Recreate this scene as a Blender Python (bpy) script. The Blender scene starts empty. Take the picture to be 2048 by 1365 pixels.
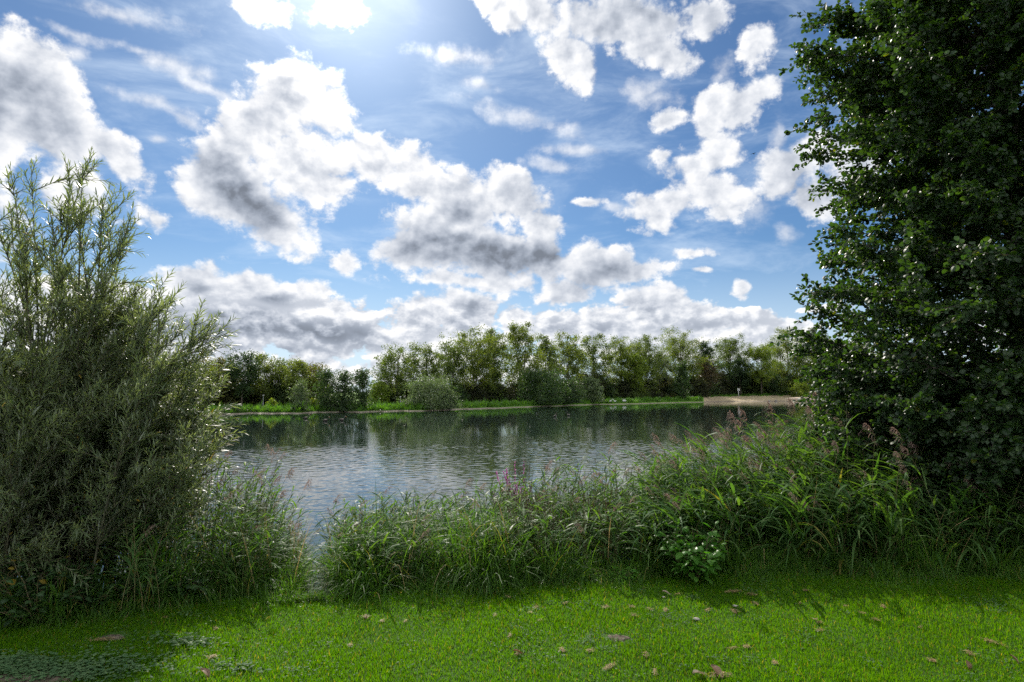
import bpy, math, random
import numpy as np
from mathutils import Vector

R = math.radians
scene = bpy.context.scene
COL = scene.collection

# ------------------------------------------------------------------ camera
W0, H0 = 2048.0, 1365.0                 # pixel frame of the photograph, used for reading off directions
FPX = 1252.0                            # focal length in those pixels (22 mm on full frame)
HORIZON = 785.0
TILT = math.atan((HORIZON - H0 / 2) / FPX)
CAMZ = 1.65
WATER_Z = -1.10

cam_data = bpy.data.cameras.new("camera")
cam_data.sensor_width = 36.0
cam_data.lens = 36.0 * FPX / W0
cam_data.clip_start = 0.05
cam_data.clip_end = 20000.0
cam = bpy.data.objects.new("camera", cam_data)
cam.location = (0.0, 0.0, CAMZ)
cam.rotation_euler = (R(90) + TILT, 0.0, 0.0)
COL.objects.link(cam)
scene.camera = cam


def ray(px, py):
    """World direction through a pixel of the photograph (y forward, z up)."""
    x, yu, f = px - W0 / 2, H0 / 2 - py, FPX
    c, s = math.cos(TILT), math.sin(TILT)
    v = Vector((x, f * c - yu * s, yu * c + f * s))
    return v.normalized()


def azel(px, py):
    v = ray(px, py)
    return math.atan2(v.x, v.y), math.asin(v.z)


def on_plane(px, py, z=0.0):
    v = ray(px, py)
    t = (z - CAMZ) / v.z
    return Vector((v.x * t, v.y * t, z))


def at_depth(px, py, y):
    v = ray(px, py)
    t = y / v.y
    return Vector((v.x * t, y, CAMZ + v.z * t))


# ------------------------------------------------------------------ light
SUN_AZ, SUN_EL = azel(700, -70)
SUN_DIR = Vector((math.sin(SUN_AZ) * math.cos(SUN_EL), math.cos(SUN_AZ) * math.cos(SUN_EL), math.sin(SUN_EL)))
sun_data = bpy.data.lights.new("sun", "SUN")
sun_data.energy = 5.0
sun_data.angle = R(0.53)
sun_data.color = (1.0, 0.93, 0.82)
sun = bpy.data.objects.new("sun", sun_data)
sun.rotation_euler = (-SUN_DIR).to_track_quat('-Z', 'Y').to_euler()
sun.location = (-20, 60, 60)
COL.objects.link(sun)

scene.view_settings.view_transform = 'Standard'
scene.view_settings.look = 'None'
scene.view_settings.gamma = 1.0
scene.view_settings.exposure = 0.47
scene.render.engine = 'CYCLES'
cy = scene.cycles
cy.max_bounces = 7
cy.diffuse_bounces = 3
cy.glossy_bounces = 3
cy.transmission_bounces = 5
cy.transparent_max_bounces = 6
cy.caustics_reflective = False
cy.caustics_refractive = False
cy.sample_clamp_indirect = 6.0
cy.use_adaptive_sampling = True
cy.adaptive_threshold = 0.02
cy.use_denoising = False


# ------------------------------------------------------------------ node helper
class NT:
    """Small wrapper for building node trees."""
    def __init__(self, tree):
        self.t = tree
        self.n = tree.nodes
        self.l = tree.links

    def new(self, typ, **kw):
        nd = self.n.new(typ)
        for k, v in kw.items():
            setattr(nd, k, v)
        return nd

    def put(self, sock, v):
        if v is None:
            return
        if isinstance(v, bpy.types.NodeSocket):
            self.l.new(v, sock)
        else:
            sock.default_value = v

    def math(self, op, a, b=None, c=None, clamp=False):
        nd = self.new('ShaderNodeMath', operation=op, use_clamp=clamp)
        for i, v in enumerate((a, b, c)):
            self.put(nd.inputs[i], v)
        return nd.outputs[0]

    def vmath(self, op, a, b=None, scale=None):
        nd = self.new('ShaderNodeVectorMath', operation=op)
        self.put(nd.inputs[0], a)
        if b is not None:
            self.put(nd.inputs[1], b)
        if scale is not None:
            self.put(nd.inputs[3], scale)
        return nd.outputs['Value'] if op in ('LENGTH', 'DOT_PRODUCT', 'DISTANCE') else nd.outputs[0]

    def noise(self, vec, scale, detail=4.0, rough=0.55, lac=2.0, dist=0.0, dim='3D', typ='FBM'):
        nd = self.new('ShaderNodeTexNoise', noise_dimensions=dim, noise_type=typ)
        self.put(nd.inputs['Vector'], vec)
        nd.inputs['Scale'].default_value = scale
        nd.inputs['Detail'].default_value = detail
        nd.inputs['Roughness'].default_value = rough
        nd.inputs['Lacunarity'].default_value = lac
        nd.inputs['Distortion'].default_value = dist
        return nd

    def smooth(self, v, a, b, lo=0.0, hi=1.0, kind='SMOOTHSTEP'):
        nd = self.new('ShaderNodeMapRange', interpolation_type=kind)
        self.put(nd.inputs['Value'], v)
        for k, x in (('From Min', a), ('From Max', b), ('To Min', lo), ('To Max', hi)):
            self.put(nd.inputs[k], x)
        return nd.outputs['Result']

    def mix(self, fac, a, b, blend='MIX'):
        nd = self.new('ShaderNodeMix', data_type='RGBA', blend_type=blend)
        nd.clamp_result = False
        self.put(nd.inputs[0], fac)
        self.put(nd.inputs[6], a)
        self.put(nd.inputs[7], b)
        return nd.outputs[2]

    def comb(self, x, y, z):
        nd = self.new('ShaderNodeCombineXYZ')
        for i, v in enumerate((x, y, z)):
            self.put(nd.inputs[i], v)
        return nd.outputs[0]

    def sep(self, v):
        nd = self.new('ShaderNodeSeparateXYZ')
        self.put(nd.inputs[0], v)
        return nd.outputs


# ------------------------------------------------------------------ sky with clouds (world shader, by direction)
# clouds: centre px, centre py, half length, half height, rotation (deg, clockwise), weight
CLOUDS = [
    (20, 190, 170, 150, 20, 1.0), (110, 250, 150, 80, 35, 1.0), (215, 290, 90, 45, 25, .8), (265, 345, 70, 40, 45, .7),
    (300, 440, 40, 30, 40, .6), (170, 390, 90, 70, 30, .7), (60, 120, 110, 80, 30, .9),
    (590, 190, 110, 80, 10, 1.0), (520, 260, 120, 110, -40, 1.0), (660, 220, 80, 70, 30, .85), (600, 320, 130, 110, 0, 1.0),
    (480, 400, 130, 80, 40, 1.0), (560, 450, 90, 70, 30, .85), (420, 390, 90, 60, 40, .8), (640, 380, 90, 60, 0, .8),
    (740, 320, 90, 70, 25, .95), (830, 350, 90, 70, 30, .95), (930, 400, 130, 70, 15, 1.0), (1030, 390, 100, 60, 20, .9),
    (900, 470, 150, 80, 5, 1.0), (810, 510, 90, 55, 0, .9), (980, 510, 150, 80, 10, 1.0), (1080, 520, 90, 60, 20, .9),
    (1090, 450, 60, 50, 30, .8), (1190, 540, 90, 60, 10, .95), (1290, 545, 70, 28, -5, .7), (1140, 585, 80, 32, 0, .7),
    (690, 525, 40, 28, 10, .7), (940, 565, 200, 22, 2, .6),
    (300, 610, 120, 65, 0, .9), (420, 600, 150, 65, 0, 1.0), (560, 630, 150, 60, 12, 1.0), (690, 645, 120, 55, 15, .95),
    (420, 670, 230, 60, 0, 1.0), (640, 680, 200, 50, 5, .95), (850, 630, 100, 50, -15, .9), (930, 625, 80, 55, 0, .95), (1030, 640, 55, 35, 10, .8),
    (840, 680, 200, 40, 0, .8), (1120, 645, 90, 38, 0, .85), (1220, 640, 90, 50, 0, .95), (1310, 615, 80, 55, 20, .95), (1400, 645, 100, 40, 10, .85),
    (1500, 650, 100, 32, 0, .85), (1580, 655, 70, 22, 0, .7), (1280, 680, 250, 40, 0, .9), (600, 740, 300, 40, 0, .75), (900, 735, 250, 35, 0, .6),
    (530, 15, 90, 40, 20, .75), (690, 10, 60, 45, 30, .7), (240, 18, 150, 22, 10, .42), (340, 120, 110, 24, 20, .45), (320, 205, 110, 20, 20, .45),
    (380, 235, 60, 16, 30, .4), (325, 288, 24, 12, 0, .5), (140, 95, 40, 18, 0, .4),
    (1000, 15, 90, 40, 30, .8), (1080, 20, 90, 60, 20, .8), (1240, 40, 180, 85, 10, 1.0), (1310, 90, 110, 50, 10, .9), (1140, 110, 70, 60, 60, .7), (1420, 30, 60, 60, -60, .6),
    (930, 120, 90, 28, 10, .42), (960, 180, 50, 18, 10, .36), (1295, 185, 70, 30, 5, .5),
    (1500, 90, 70, 45, -60, .7), (1450, 120, 30, 50, 10, .5), (1510, 175, 55, 32, -20, .7), (1425, 195, 45, 34, -30, .7), (1415, 250, 32, 50, 0, .7), (1335, 235, 50, 24, -25, .75),
    (1315, 310, 42, 24, 0, .6), (1430, 300, 55, 60, 20, .75), (1400, 380, 110, 55, 10, .85), (1330, 400, 80, 45, -30, .75), (1310, 445, 40, 40, -30, .7), (1450, 420, 70, 40, -10, .7),
    (1560, 260, 18, 36, -20, .5), (1590, 345, 90, 45, -30, .9), (1640, 310, 60, 55, -40, .85), (1640, 400, 60, 60, 30, .8), (1720, 330, 80, 80, 0, .8), (1575, 465, 36, 24, 40, .5),
    (1172, 400, 40, 12, 0, .6), (1225, 412, 26, 10, 10, .45), (1375, 512, 70, 14, -4, .55), (1400, 545, 30, 10, 0, .55), (1476, 580, 24, 20, 10, .6), (1630, 612, 60, 9, -8, .55), (1100, 330, 70, 20, 10, .4),
    (1380, 340, 80, 60, 10, .7), (1350, 400, 90, 50, 0, .8), (1430, 380, 90, 60, 0, .8), (1480, 200, 60, 60, 0, .6), (1500, 420, 60, 40, 0, .5), (1290, 415, 60, 40, 0, .6), (1600, 330, 100, 60, -20, .8),
    (1480, 690, 250, 40, 0, .8), (300, 740, 250, 60, 0, .8), (120, 620, 200, 90, 0, .8), (-60, 450, 160, 120, 0, .6), (620, 590, 60, 40, 0, .8), (500, 570, 80, 40, 0, .9), (370, 560, 90, 40, 0, .8),
    (440, 180, 120, 16, 25, .35), (150, 60, 90, 16, 20, .35), (280, 90, 80, 14, 15, .33), (1050, 240, 120, 24, 10, .3), (1130, 300, 90, 14, 0, .3),
    # beyond the frame, so that the whole sky is clouded alike
    (-250, 300, 220, 160, 10, .9), (-300, 620, 250, 70, 0, .9), (2300, 500, 260, 160, 10, .9), (2250, 100, 200, 120, 0, .8), (2100, 660, 350, 50, 0, .9), (800, -320, 260, 120, 20, .8), (1400, -300, 250, 120, -20, .9), (200, -250, 240, 110, 20, .8),
]
WISPS = [c[:5] + (0.9,) for c in CLOUDS if c[5] <= 0.5]
CLOUDS = [c for c in CLOUDS if c[5] > 0.5]
# the thick, grey hearts of the clouds
HEARTS = [
    (455, 330, 60, 60, 30, .9), (480, 390, 75, 60, 55, 1.0), (530, 430, 60, 50, 45, 1.25), (545, 200, 55, 34, -30, .45), (30, 175, 110, 50, 20, .5), (60, 240, 110, 40, 20, .35),
    (870, 495, 130, 45, 0, 1.0), (1010, 520, 150, 50, 8, 1.15), (1090, 520, 70, 40, 10, 1.0), (925, 425, 50, 28, 10, .8), (1080, 410, 50, 30, 20, .4), (1230, 545, 50, 32, 20, .75), (1170, 575, 50, 24, 0, .5),
    (330, 650, 150, 40, 0, .9), (480, 650, 220, 40, 4, 1.2), (640, 665, 170, 32, 6, 1.0), (390, 575, 36, 16, 0, .6), (545, 595, 50, 20, 10, .7), (720, 660, 90, 24, 6, .7), (945, 615, 45, 32, 0, .6), (890, 650, 90, 22, 0, .5), (560, 700, 200, 20, 0, .5),
    (1205, 655, 60, 24, 0, .5), (1300, 620, 45, 26, 20, .4), (1120, 655, 60, 18, 0, .4), (1280, 10, 160, 40, 5, .6), (1230, 60, 110, 40, 5, .25), (1640, 390, 70, 40, 0, .35), (1400, 655, 80, 14, 0, .35),
]

world = bpy.data.worlds.new("World")
scene.world = world
world.use_nodes = True


def build_sky():
    N = NT(world.node_tree)
    N.n.clear()
    out = N.new('ShaderNodeOutputWorld')
    bg = N.new('ShaderNodeBackground')
    bg.inputs['Strength'].default_value = 0.1
    tc = N.new('ShaderNodeTexCoord')
    D = tc.outputs['Generated']
    sky = N.new('ShaderNodeTexSky', sky_type='NISHITA')
    sky.sun_disc = False
    sky.sun_elevation = SUN_EL
    sky.sun_rotation = SUN_AZ
    sky.altitude = 0.0
    sky.air_density = 1.0
    sky.dust_density = 0.3
    sky.ozone_density = 1.6
    d = N.sep(D)
    az = N.math('ARCTAN2', d[0], d[1])
    el = N.math('ARCSINE', d[2])
    P = N.comb(az, el, 0.0)
    # clouds near the horizon are farther off and so finer
    # domain warp
    w1 = N.noise(P, 5.0, 3.0, 0.5)
    w2 = N.noise(P, 22.0, 4.0, 0.55)
    warp = N.vmath('ADD', N.vmath('SCALE', N.vmath('SUBTRACT', w1.outputs['Color'], (.5, .5, .5)), scale=0.05),
                   N.vmath('SCALE', N.vmath('SUBTRACT', w2.outputs['Color'], (.5, .5, .5)), scale=0.012))
    Q = N.vmath('ADD', P, warp)
    Q = N.vmath('MULTIPLY', Q, (1, 1, 0))

    def field(items, base, soft):
        acc = -1.0
        q = N.sep(base)
        qx, qy = q[0], q[1]
        for (px, py, rx, ry, rot, w) in items:
            c = azel(px, py)
            r = R(rot)
            a = azel(px + rx * math.cos(r), py + rx * math.sin(r))
            b = azel(px + ry * math.sin(r), py - ry * math.cos(r))
            ax, ay = a[0] - c[0], a[1] - c[1]
            bx, by = b[0] - c[0], b[1] - c[1]
            mp = N.new('ShaderNodeMapping', vector_type='TEXTURE')
            N.l.new(N.comb(qx, qy, acc), mp.inputs[0])   # z carries the running value, so the steps stay in sequence
            mp.inputs['Location'].default_value = (c[0], c[1], 0)
            mp.inputs['Rotation'].default_value = (0, 0, math.atan2(ay, ax))
            mp.inputs['Scale'].default_value = (math.hypot(ax, ay), math.hypot(bx, by), 1e9)
            ln = N.vmath('LENGTH', mp.outputs[0])
            f = N.math('MULTIPLY_ADD', ln, -w, w)          # w * (1 - r)
            acc = N.math('SMOOTH_MAX', acc, f, soft)
        return N.math('MAXIMUM', acc, -1.0)

    F = field(CLOUDS, Q, 0.18)
    G = field(HEARTS, Q, 0.15)
    Wf = field(WISPS, Q, 0.15)
    # billows: fractal noise plus rounded lumps; finer towards the horizon
    sd = N.vmath('NORMALIZE', N.vmath('SUBTRACT', (SUN_AZ, SUN_EL, 0), P))

    def lumps(vec, det):
        n2 = N.noise(vec, 10.0, det, 0.52).outputs['Fac']
        return N.math('ABSOLUTE', N.math('MULTIPLY_ADD', n2, 2.0, -1.0))      # rounded lumps with sharp creases

    def billows(kx, ky, off, step, rough):
        vec = N.vmath('ADD', N.vmath('MULTIPLY', P, (kx, ky, 1.0)), (off, off * .7, off * .3))
        fine_ = N.math('MULTIPLY_ADD', lumps(vec, 7.0), 0.6, N.noise(vec, 7.0, 12.0, rough).outputs['Fac'])
        vs = N.vmath('ADD', vec, N.vmath('SCALE', sd, scale=step))
        a_ = N.math('MULTIPLY_ADD', lumps(vec, 5.0), 0.5, N.noise(vec, 7.0, 7.0, 0.56).outputs['Fac'])
        b_ = N.math('MULTIPLY_ADD', lumps(vs, 5.0), 0.5, N.noise(vs, 7.0, 7.0, 0.56).outputs['Fac'])
        return fine_, a_, b_
    hi = billows(1.35, 1.6, 0.0, 0.022, 0.70)
    lo = billows(2.2, 3.0, 5.0, 0.034, 0.60)
    band = N.smooth(el, 0.115, 0.20)
    n0, na, ns = [N.math('ADD', N.math('MULTIPLY', h_, band), N.math('MULTIPLY', l_, N.math('SUBTRACT', 1.0, band))) for h_, l_ in zip(hi, lo)]
    dens = N.math('MULTIPLY_ADD', N.math('SUBTRACT', n0, 0.60), 3.3, N.math('MULTIPLY_ADD', F, 1.9, -0.12))
    alpha = N.smooth(dens, -0.20, N.smooth(el, 0.10, 0.24, 0.17, 0.50))
    wis = N.math('MULTIPLY', N.smooth(N.math('MULTIPLY_ADD', N.math('SUBTRACT', n0, 0.60), 2.6, Wf), -0.25, 0.95), 0.62)
    alpha = N.math('MAXIMUM', alpha, wis)
    thick = N.smooth(N.math('MULTIPLY_ADD', N.math('SUBTRACT', na, 0.6), 1.1, N.math('MULTIPLY', F, 1.9)), 0.2, 1.7)
    emb = N.math('SUBTRACT', na, ns)                        # > 0 where the side to the sun thins out
    heart = N.math('MULTIPLY_ADD', N.math('SUBTRACT', na, 0.6), 0.55, G)
    heart = N.smooth(heart, -0.40, 0.95)
    lum = N.math('MULTIPLY_ADD', thick, -0.18, 1.02)
    lum = N.math('MULTIPLY_ADD', emb, N.smooth(el, 0.10, 0.22, 2.2, 1.6), lum)
    lum = N.math('SMOOTH_MAX', lum, N.smooth(el, 0.10, 0.22, 0.74, 0.62), 0.2)
    lum = N.math('MULTIPLY_ADD', heart, N.smooth(el, 0.10, 0.22, -0.44, -0.50), lum)
    # towards the sun everything brightens
    cosg = N.vmath('DOT_PRODUCT', D, tuple(SUN_DIR))
    glow = N.math('POWER', N.math('MAXIMUM', cosg, 0.0), 14.0)
    core = N.math('POWER', N.math('MAXIMUM', cosg, 0.0), 120.0)
    lum = N.math('MULTIPLY', lum, N.math('ADD', N.math('MULTIPLY_ADD', glow, 0.15, 0.70), N.math('MULTIPLY', core, 1.5)))
    lum = N.math('MAXIMUM', lum, 0.2)
    white = N.mix(N.smooth(lum, 0.3, 0.9, kind='LINEAR'), (0.82, 0.93, 1.13, 1), (1.0, 0.985, 0.965, 1))
    cloud = N.vmath('SCALE', white, scale=N.math('MULTIPLY', lum, 9.4))
    # thin high veil
    veil = N.noise(N.vmath('MULTIPLY', P, (1.0, 3.0, 1.0)), 5.0, 7.0, 0.62, dist=0.5).outputs['Fac']
    veil = N.smooth(veil, 0.42, 0.80, 0.0, 0.55)
    low = N.smooth(el, 0.0, 0.24, 0.75, 0.0)
    veil = N.math('MAXIMUM', veil, low)

    def clear(vl):
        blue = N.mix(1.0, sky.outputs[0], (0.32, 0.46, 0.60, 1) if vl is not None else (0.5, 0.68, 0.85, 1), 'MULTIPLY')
        if vl is not None:
            blue = N.mix(vl, blue, (5.6, 6.6, 7.8, 1))
        aur = N.vmath('SCALE', (9.0, 9.2, 9.5), scale=N.math('MULTIPLY_ADD', core, 0.38, N.math('MULTIPLY', glow, 0.04)))
        return N.vmath('ADD', blue, aur)
    col = N.mix(alpha, clear(veil), cloud)
    N.l.new(col, bg.inputs['Color'])
    # the rest of the dome (behind the viewer, overhead, below the horizon): broken cloud; its white and blue are brightened as front fill light
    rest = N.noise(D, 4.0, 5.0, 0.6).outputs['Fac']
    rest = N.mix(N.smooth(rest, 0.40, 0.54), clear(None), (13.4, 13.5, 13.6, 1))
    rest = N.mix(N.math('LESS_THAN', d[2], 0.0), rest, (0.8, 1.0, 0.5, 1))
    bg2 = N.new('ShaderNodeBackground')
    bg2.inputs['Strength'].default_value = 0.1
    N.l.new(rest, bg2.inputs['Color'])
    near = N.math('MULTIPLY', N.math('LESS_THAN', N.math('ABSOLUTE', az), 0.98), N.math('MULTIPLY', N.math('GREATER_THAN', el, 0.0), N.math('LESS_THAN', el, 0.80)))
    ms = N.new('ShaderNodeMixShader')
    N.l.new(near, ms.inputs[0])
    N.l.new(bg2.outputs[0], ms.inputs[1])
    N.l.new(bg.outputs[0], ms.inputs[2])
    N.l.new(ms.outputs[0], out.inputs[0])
    world.cycles.sampling_method = 'NONE'


build_sky()

# ------------------------------------------------------------------ mesh helpers
rng = np.random.default_rng(7)
UP = np.array([0.0, 0.0, 1.0])


def nrm(v):
    return v / np.maximum(np.linalg.norm(v, axis=-1, keepdims=True), 1e-9)


class MB:
    """Collects faces and links them as ONE mesh object."""
    def __init__(self):
        self.v, self.f, self.nv = [], [], 0

    def add(self, V, F, mat=0, smooth=False):
        V = np.asarray(V, dtype=np.float32).reshape(-1, 3)
        F = np.asarray(F, dtype=np.int64)
        self.v.append(V)
        self.f.append((F + self.nv, mat, smooth))
        self.nv += len(V)
        return self

    def mesh(self, name, mats):
        me = bpy.data.meshes.new(name)
        V = np.concatenate(self.v) if self.v else np.zeros((0, 3), np.float32)
        me.vertices.add(len(V))
        me.vertices.foreach_set("co", V.astype(np.float32).ravel())
        loops, starts, mi, sm, pos = [], [], [], [], 0
        for F, m, s in self.f:
            n, k = F.shape
            loops.append(F.ravel())
            starts.append(pos + np.arange(n) * k)
            pos += n * k
            mi.append(np.full(n, m))
            sm.append(np.full(n, s))
        loops = np.concatenate(loops).astype(np.int32)
        starts = np.concatenate(starts).astype(np.int32)
        me.loops.add(len(loops))
        me.loops.foreach_set("vertex_index", loops)
        me.polygons.add(len(starts))
        me.polygons.foreach_set("loop_start", starts)
        me.polygons.foreach_set("material_index", np.concatenate(mi).astype(np.int32))
        me.polygons.foreach_set("use_smooth", np.concatenate(sm).astype(bool))
        for m in (mats if isinstance(mats, (list, tuple)) else [mats]):
            me.materials.append(m)
        me.update(calc_edges=True)
        return me

    def build(self, name, mats, parent=None, loc=None):
        return link(name, self.mesh(name, mats), parent, loc)


def link(name, data, parent=None, loc=None):
    o = bpy.data.objects.new(name, data)
    COL.objects.link(o)
    if parent is not None:
        o.parent = parent
    if loc is not None:
        o.location = loc
    return o


def tag(o, label=None, cat=None, group=None, kind=None):
    for k, v in (("label", label), ("category", cat), ("group", group), ("kind", kind)):
        if v:
            o[k] = v
    return o


def thing(name, label, cat, loc=(0, 0, 0), rotz=0.0, group=None):
    o = link(name, None, None, loc)
    o.empty_display_size = 0.2
    o.rotation_euler = (0, 0, rotz)
    return tag(o, label, cat, group)


def dup(root, loc, rotz=0.0, scale=(1, 1, 1), label=None, tilt=(0, 0)):
    r = root.copy()
    COL.objects.link(r)
    r.location = loc
    r.rotation_euler = (tilt[0], tilt[1], rotz)
    r.scale = scale
    if label:
        r["label"] = label
    for ch in list(root.children):
        c = ch.copy()
        COL.objects.link(c)
        c.parent = r
        for g in list(ch.children):
            d = g.copy()
            COL.objects.link(d)
            d.parent = c
    return r


def ribbons(base, d0, L, W, droop=0.0, nseg=3, prof=None, twist=None, fold=0.0, side=None):
    """Bent strips: leaves, blades, petals. All arrays over n."""
    base = np.asarray(base, float)
    n = len(base)
    d = nrm(np.asarray(d0, float))
    L = np.broadcast_to(L, (n,)).astype(float)
    W = np.broadcast_to(W, (n,)).astype(float)
    droop = np.broadcast_to(droop, (n,)).astype(float)
    if side is None:
        ref = np.where(np.abs(d[:, 2:3]) > 0.92, np.array([[0.3, 1.0, 0.1]]), UP[None])
        side = nrm(np.cross(d, ref))
        az = rng.uniform(0, 2 * np.pi, n)
        vert = np.abs(d[:, 2]) > 0.92
        rs = np.stack([np.cos(az), np.sin(az), 0 * az], 1)
        side = np.where(vert[:, None], nrm(rs - d * (rs * d).sum(1, keepdims=True)), side)
    if twist is not None:
        nn = np.cross(side, d)
        side = side * np.cos(twist)[:, None] + nn * np.sin(twist)[:, None]
    if prof is None:
        prof = [1.0] * nseg + [0.08]
    cols = 3 if fold else 2
    V = np.zeros((n, nseg + 1, cols, 3))
    p = base.copy()
    for k in range(nseg + 1):
        w = (W * prof[k] / 2)[:, None]
        V[:, k, 0] = p - side * w
        V[:, k, -1] = p + side * w
        if fold:
            V[:, k, 1] = p + np.cross(side, d) * w * fold
        t = (k + 0.5) / nseg
        dk = d.copy()
        dk[:, 2] -= droop * t ** 1.3
        p = p + nrm(dk) * (L / nseg)[:, None]
    idx = np.arange(n * (nseg + 1) * cols).reshape(n, nseg + 1, cols)
    F = np.stack([idx[:, :-1, :-1], idx[:, :-1, 1:], idx[:, 1:, 1:], idx[:, 1:, :-1]], -1).reshape(-1, 4)
    return V.reshape(-1, 3), F


def tubes(P, Rr, m=5):
    """P (n,k,3) polylines with radii (n,k)."""
    P = np.asarray(P, float)
    n, k, _ = P.shape
    Rr = np.broadcast_to(Rr, (n, k))
    T = nrm(np.gradient(P, axis=1))
    ref = np.where(np.abs(T[..., 2:3]) > 0.8, np.array([1.0, 0.2, 0.0]), UP)
    A = nrm(np.cross(T, ref))
    B = np.cross(T, A)
    a = np.arange(m) * 2 * np.pi / m
    V = P[:, :, None] + Rr[:, :, None, None] * (A[:, :, None] * np.cos(a)[None, None, :, None] + B[:, :, None] * np.sin(a)[None, None, :, None])
    idx = np.arange(n * k * m).reshape(n, k, m)
    nx = np.roll(idx, -1, axis=2)
    F = np.stack([idx[:, :-1], nx[:, :-1], nx[:, 1:], idx[:, 1:]], -1).reshape(-1, 4)
    return V.reshape(-1, 3), F


def box(cx, cy, cz, sx, sy, sz):
    x, y, z = sx / 2, sy / 2, sz / 2
    V = np.array([[cx + i * x, cy + j * y, cz + k * z] for k in (-1, 1) for j in (-1, 1) for i in (-1, 1)])
    F = np.array([[0, 2, 3, 1], [4, 5, 7, 6], [0, 1, 5, 4], [2, 6, 7, 3], [0, 4, 6, 2], [1, 3, 7, 5]])
    return V, F


def lathe(prof, m=10):
    """Closed surface of revolution about z from (radius, z) pairs."""
    a = np.arange(m) * 2 * np.pi / m
    V = np.array([[r * math.cos(t), r * math.sin(t), z] for r, z in prof for t in a])
    k = len(prof)
    idx = np.arange(k * m).reshape(k, m)
    nx = np.roll(idx, -1, 1)
    return V, np.stack([idx[:-1], nx[:-1], nx[1:], idx[1:]], -1).reshape(-1, 4)


def blob(rx, ry, rz, seed, rough=0.25, m=12, k=8):
    """A lumpy closed pebble shape."""
    r_ = np.random.default_rng(seed)
    th = np.linspace(0.02, np.pi - 0.02, k)
    ph = np.arange(m) * 2 * np.pi / m
    T, Pp = np.meshgrid(th, ph, indexing='ij')
    D = np.stack([np.sin(T) * np.cos(Pp), np.sin(T) * np.sin(Pp), np.cos(T)], -1)
    f = np.ones(T.shape)
    for _ in range(6):
        q = nrm(r_.normal(size=3))
        f += rough * 0.4 * np.sin(3.1 * (D @ q) + r_.uniform(0, 6))
    V = D * f[..., None] * np.array([rx, ry, rz])
    idx = np.arange(k * m).reshape(k, m)
    nx = np.roll(idx, -1, 1)
    return V.reshape(-1, 3), np.stack([idx[:-1], idx[1:], nx[1:], nx[:-1]], -1).reshape(-1, 4)


def rand_dirs(n, r=rng):
    return nrm(r.normal(size=(n, 3)))


# ------------------------------------------------------------------ materials
def leaf_mat(name, a, b, trans=0.35, tcol=None, rough=0.42, spec=0.5, under=None, dry=None):
    """Thin leaf: glossy front, light passing through; colour varies from leaf to leaf."""
    m = bpy.data.materials.new(name)
    m.use_nodes = True
    N = NT(m.node_tree)
    N.n.clear()
    out = N.new('ShaderNodeOutputMaterial')
    g = N.new('ShaderNodeNewGeometry')
    rnd = g.outputs['Random Per Island']
    col = N.mix(rnd, (*a, 1), (*b, 1))
    if dry:
        col = N.mix(N.math('GREATER_THAN', N.math('FRACT', N.math('MULTIPLY', rnd, 37.7)), dry[0]), col, (*dry[1], 1))
    if under:
        col = N.mix(g.outputs['Backfacing'], col, (*under, 1))
    nz = N.noise(g.outputs['Position'], 1.6, 3.0).outputs['Fac']
    col = N.mix(1.0, col, N.mix(nz, (0.6, 0.62, 0.6, 1), (1.4, 1.36, 1.3, 1)), 'MULTIPLY')
    p = N.new('ShaderNodeBsdfPrincipled')
    N.l.new(col, p.inputs['Base Color'])
    N.put(p.inputs['Roughness'], N.smooth(N.math('FRACT', N.math('MULTIPLY', rnd, 91.3)), 0.0, 1.0, rough * 0.75, rough * 1.3, 'LINEAR'))
    p.inputs['Specular IOR Level'].default_value = spec
    t = N.new('ShaderNodeBsdfTranslucent')
    tc = tcol or (2.2, 2.4, 0.9)
    N.l.new(N.mix(1.0, col, (*tc, 1), 'MULTIPLY'), t.inputs['Color'])
    mx = N.new('ShaderNodeMixShader')
    mx.inputs[0].default_value = trans
    N.l.new(p.outputs[0], mx.inputs[1])
    N.l.new(t.outputs[0], mx.inputs[2])
    N.l.new(mx.outputs[0], out.inputs[0])
    return m


def solid_mat(name, a, b, scale=8.0, rough=0.8, bump=0.0, spec=0.3, stretch=(1, 1, 1), detail=6.0):
    m = bpy.data.materials.new(name)
    m.use_nodes = True
    N = NT(m.node_tree)
    p = N.n['Principled BSDF']
    tc = N.new('ShaderNodeTexCoord')
    vec = N.vmath('MULTIPLY', tc.outputs['Object'], stretch)
    nz = N.noise(vec, scale, detail, 0.6).outputs['Fac']
    N.l.new(N.mix(N.smooth(nz, 0.3, 0.7), (*a, 1), (*b, 1)), p.inputs['Base Color'])
    p.inputs['Roughness'].default_value = rough
    p.inputs['Specular IOR Level'].default_value = spec
    if bump:
        bp = N.new('ShaderNodeBump')
        bp.inputs['Strength'].default_value = 1.0
        bp.inputs['Distance'].default_value = bump
        N.l.new(nz, bp.inputs['Height'])
        N.l.new(bp.outputs[0], p.inputs['Normal'])
    return m


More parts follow.
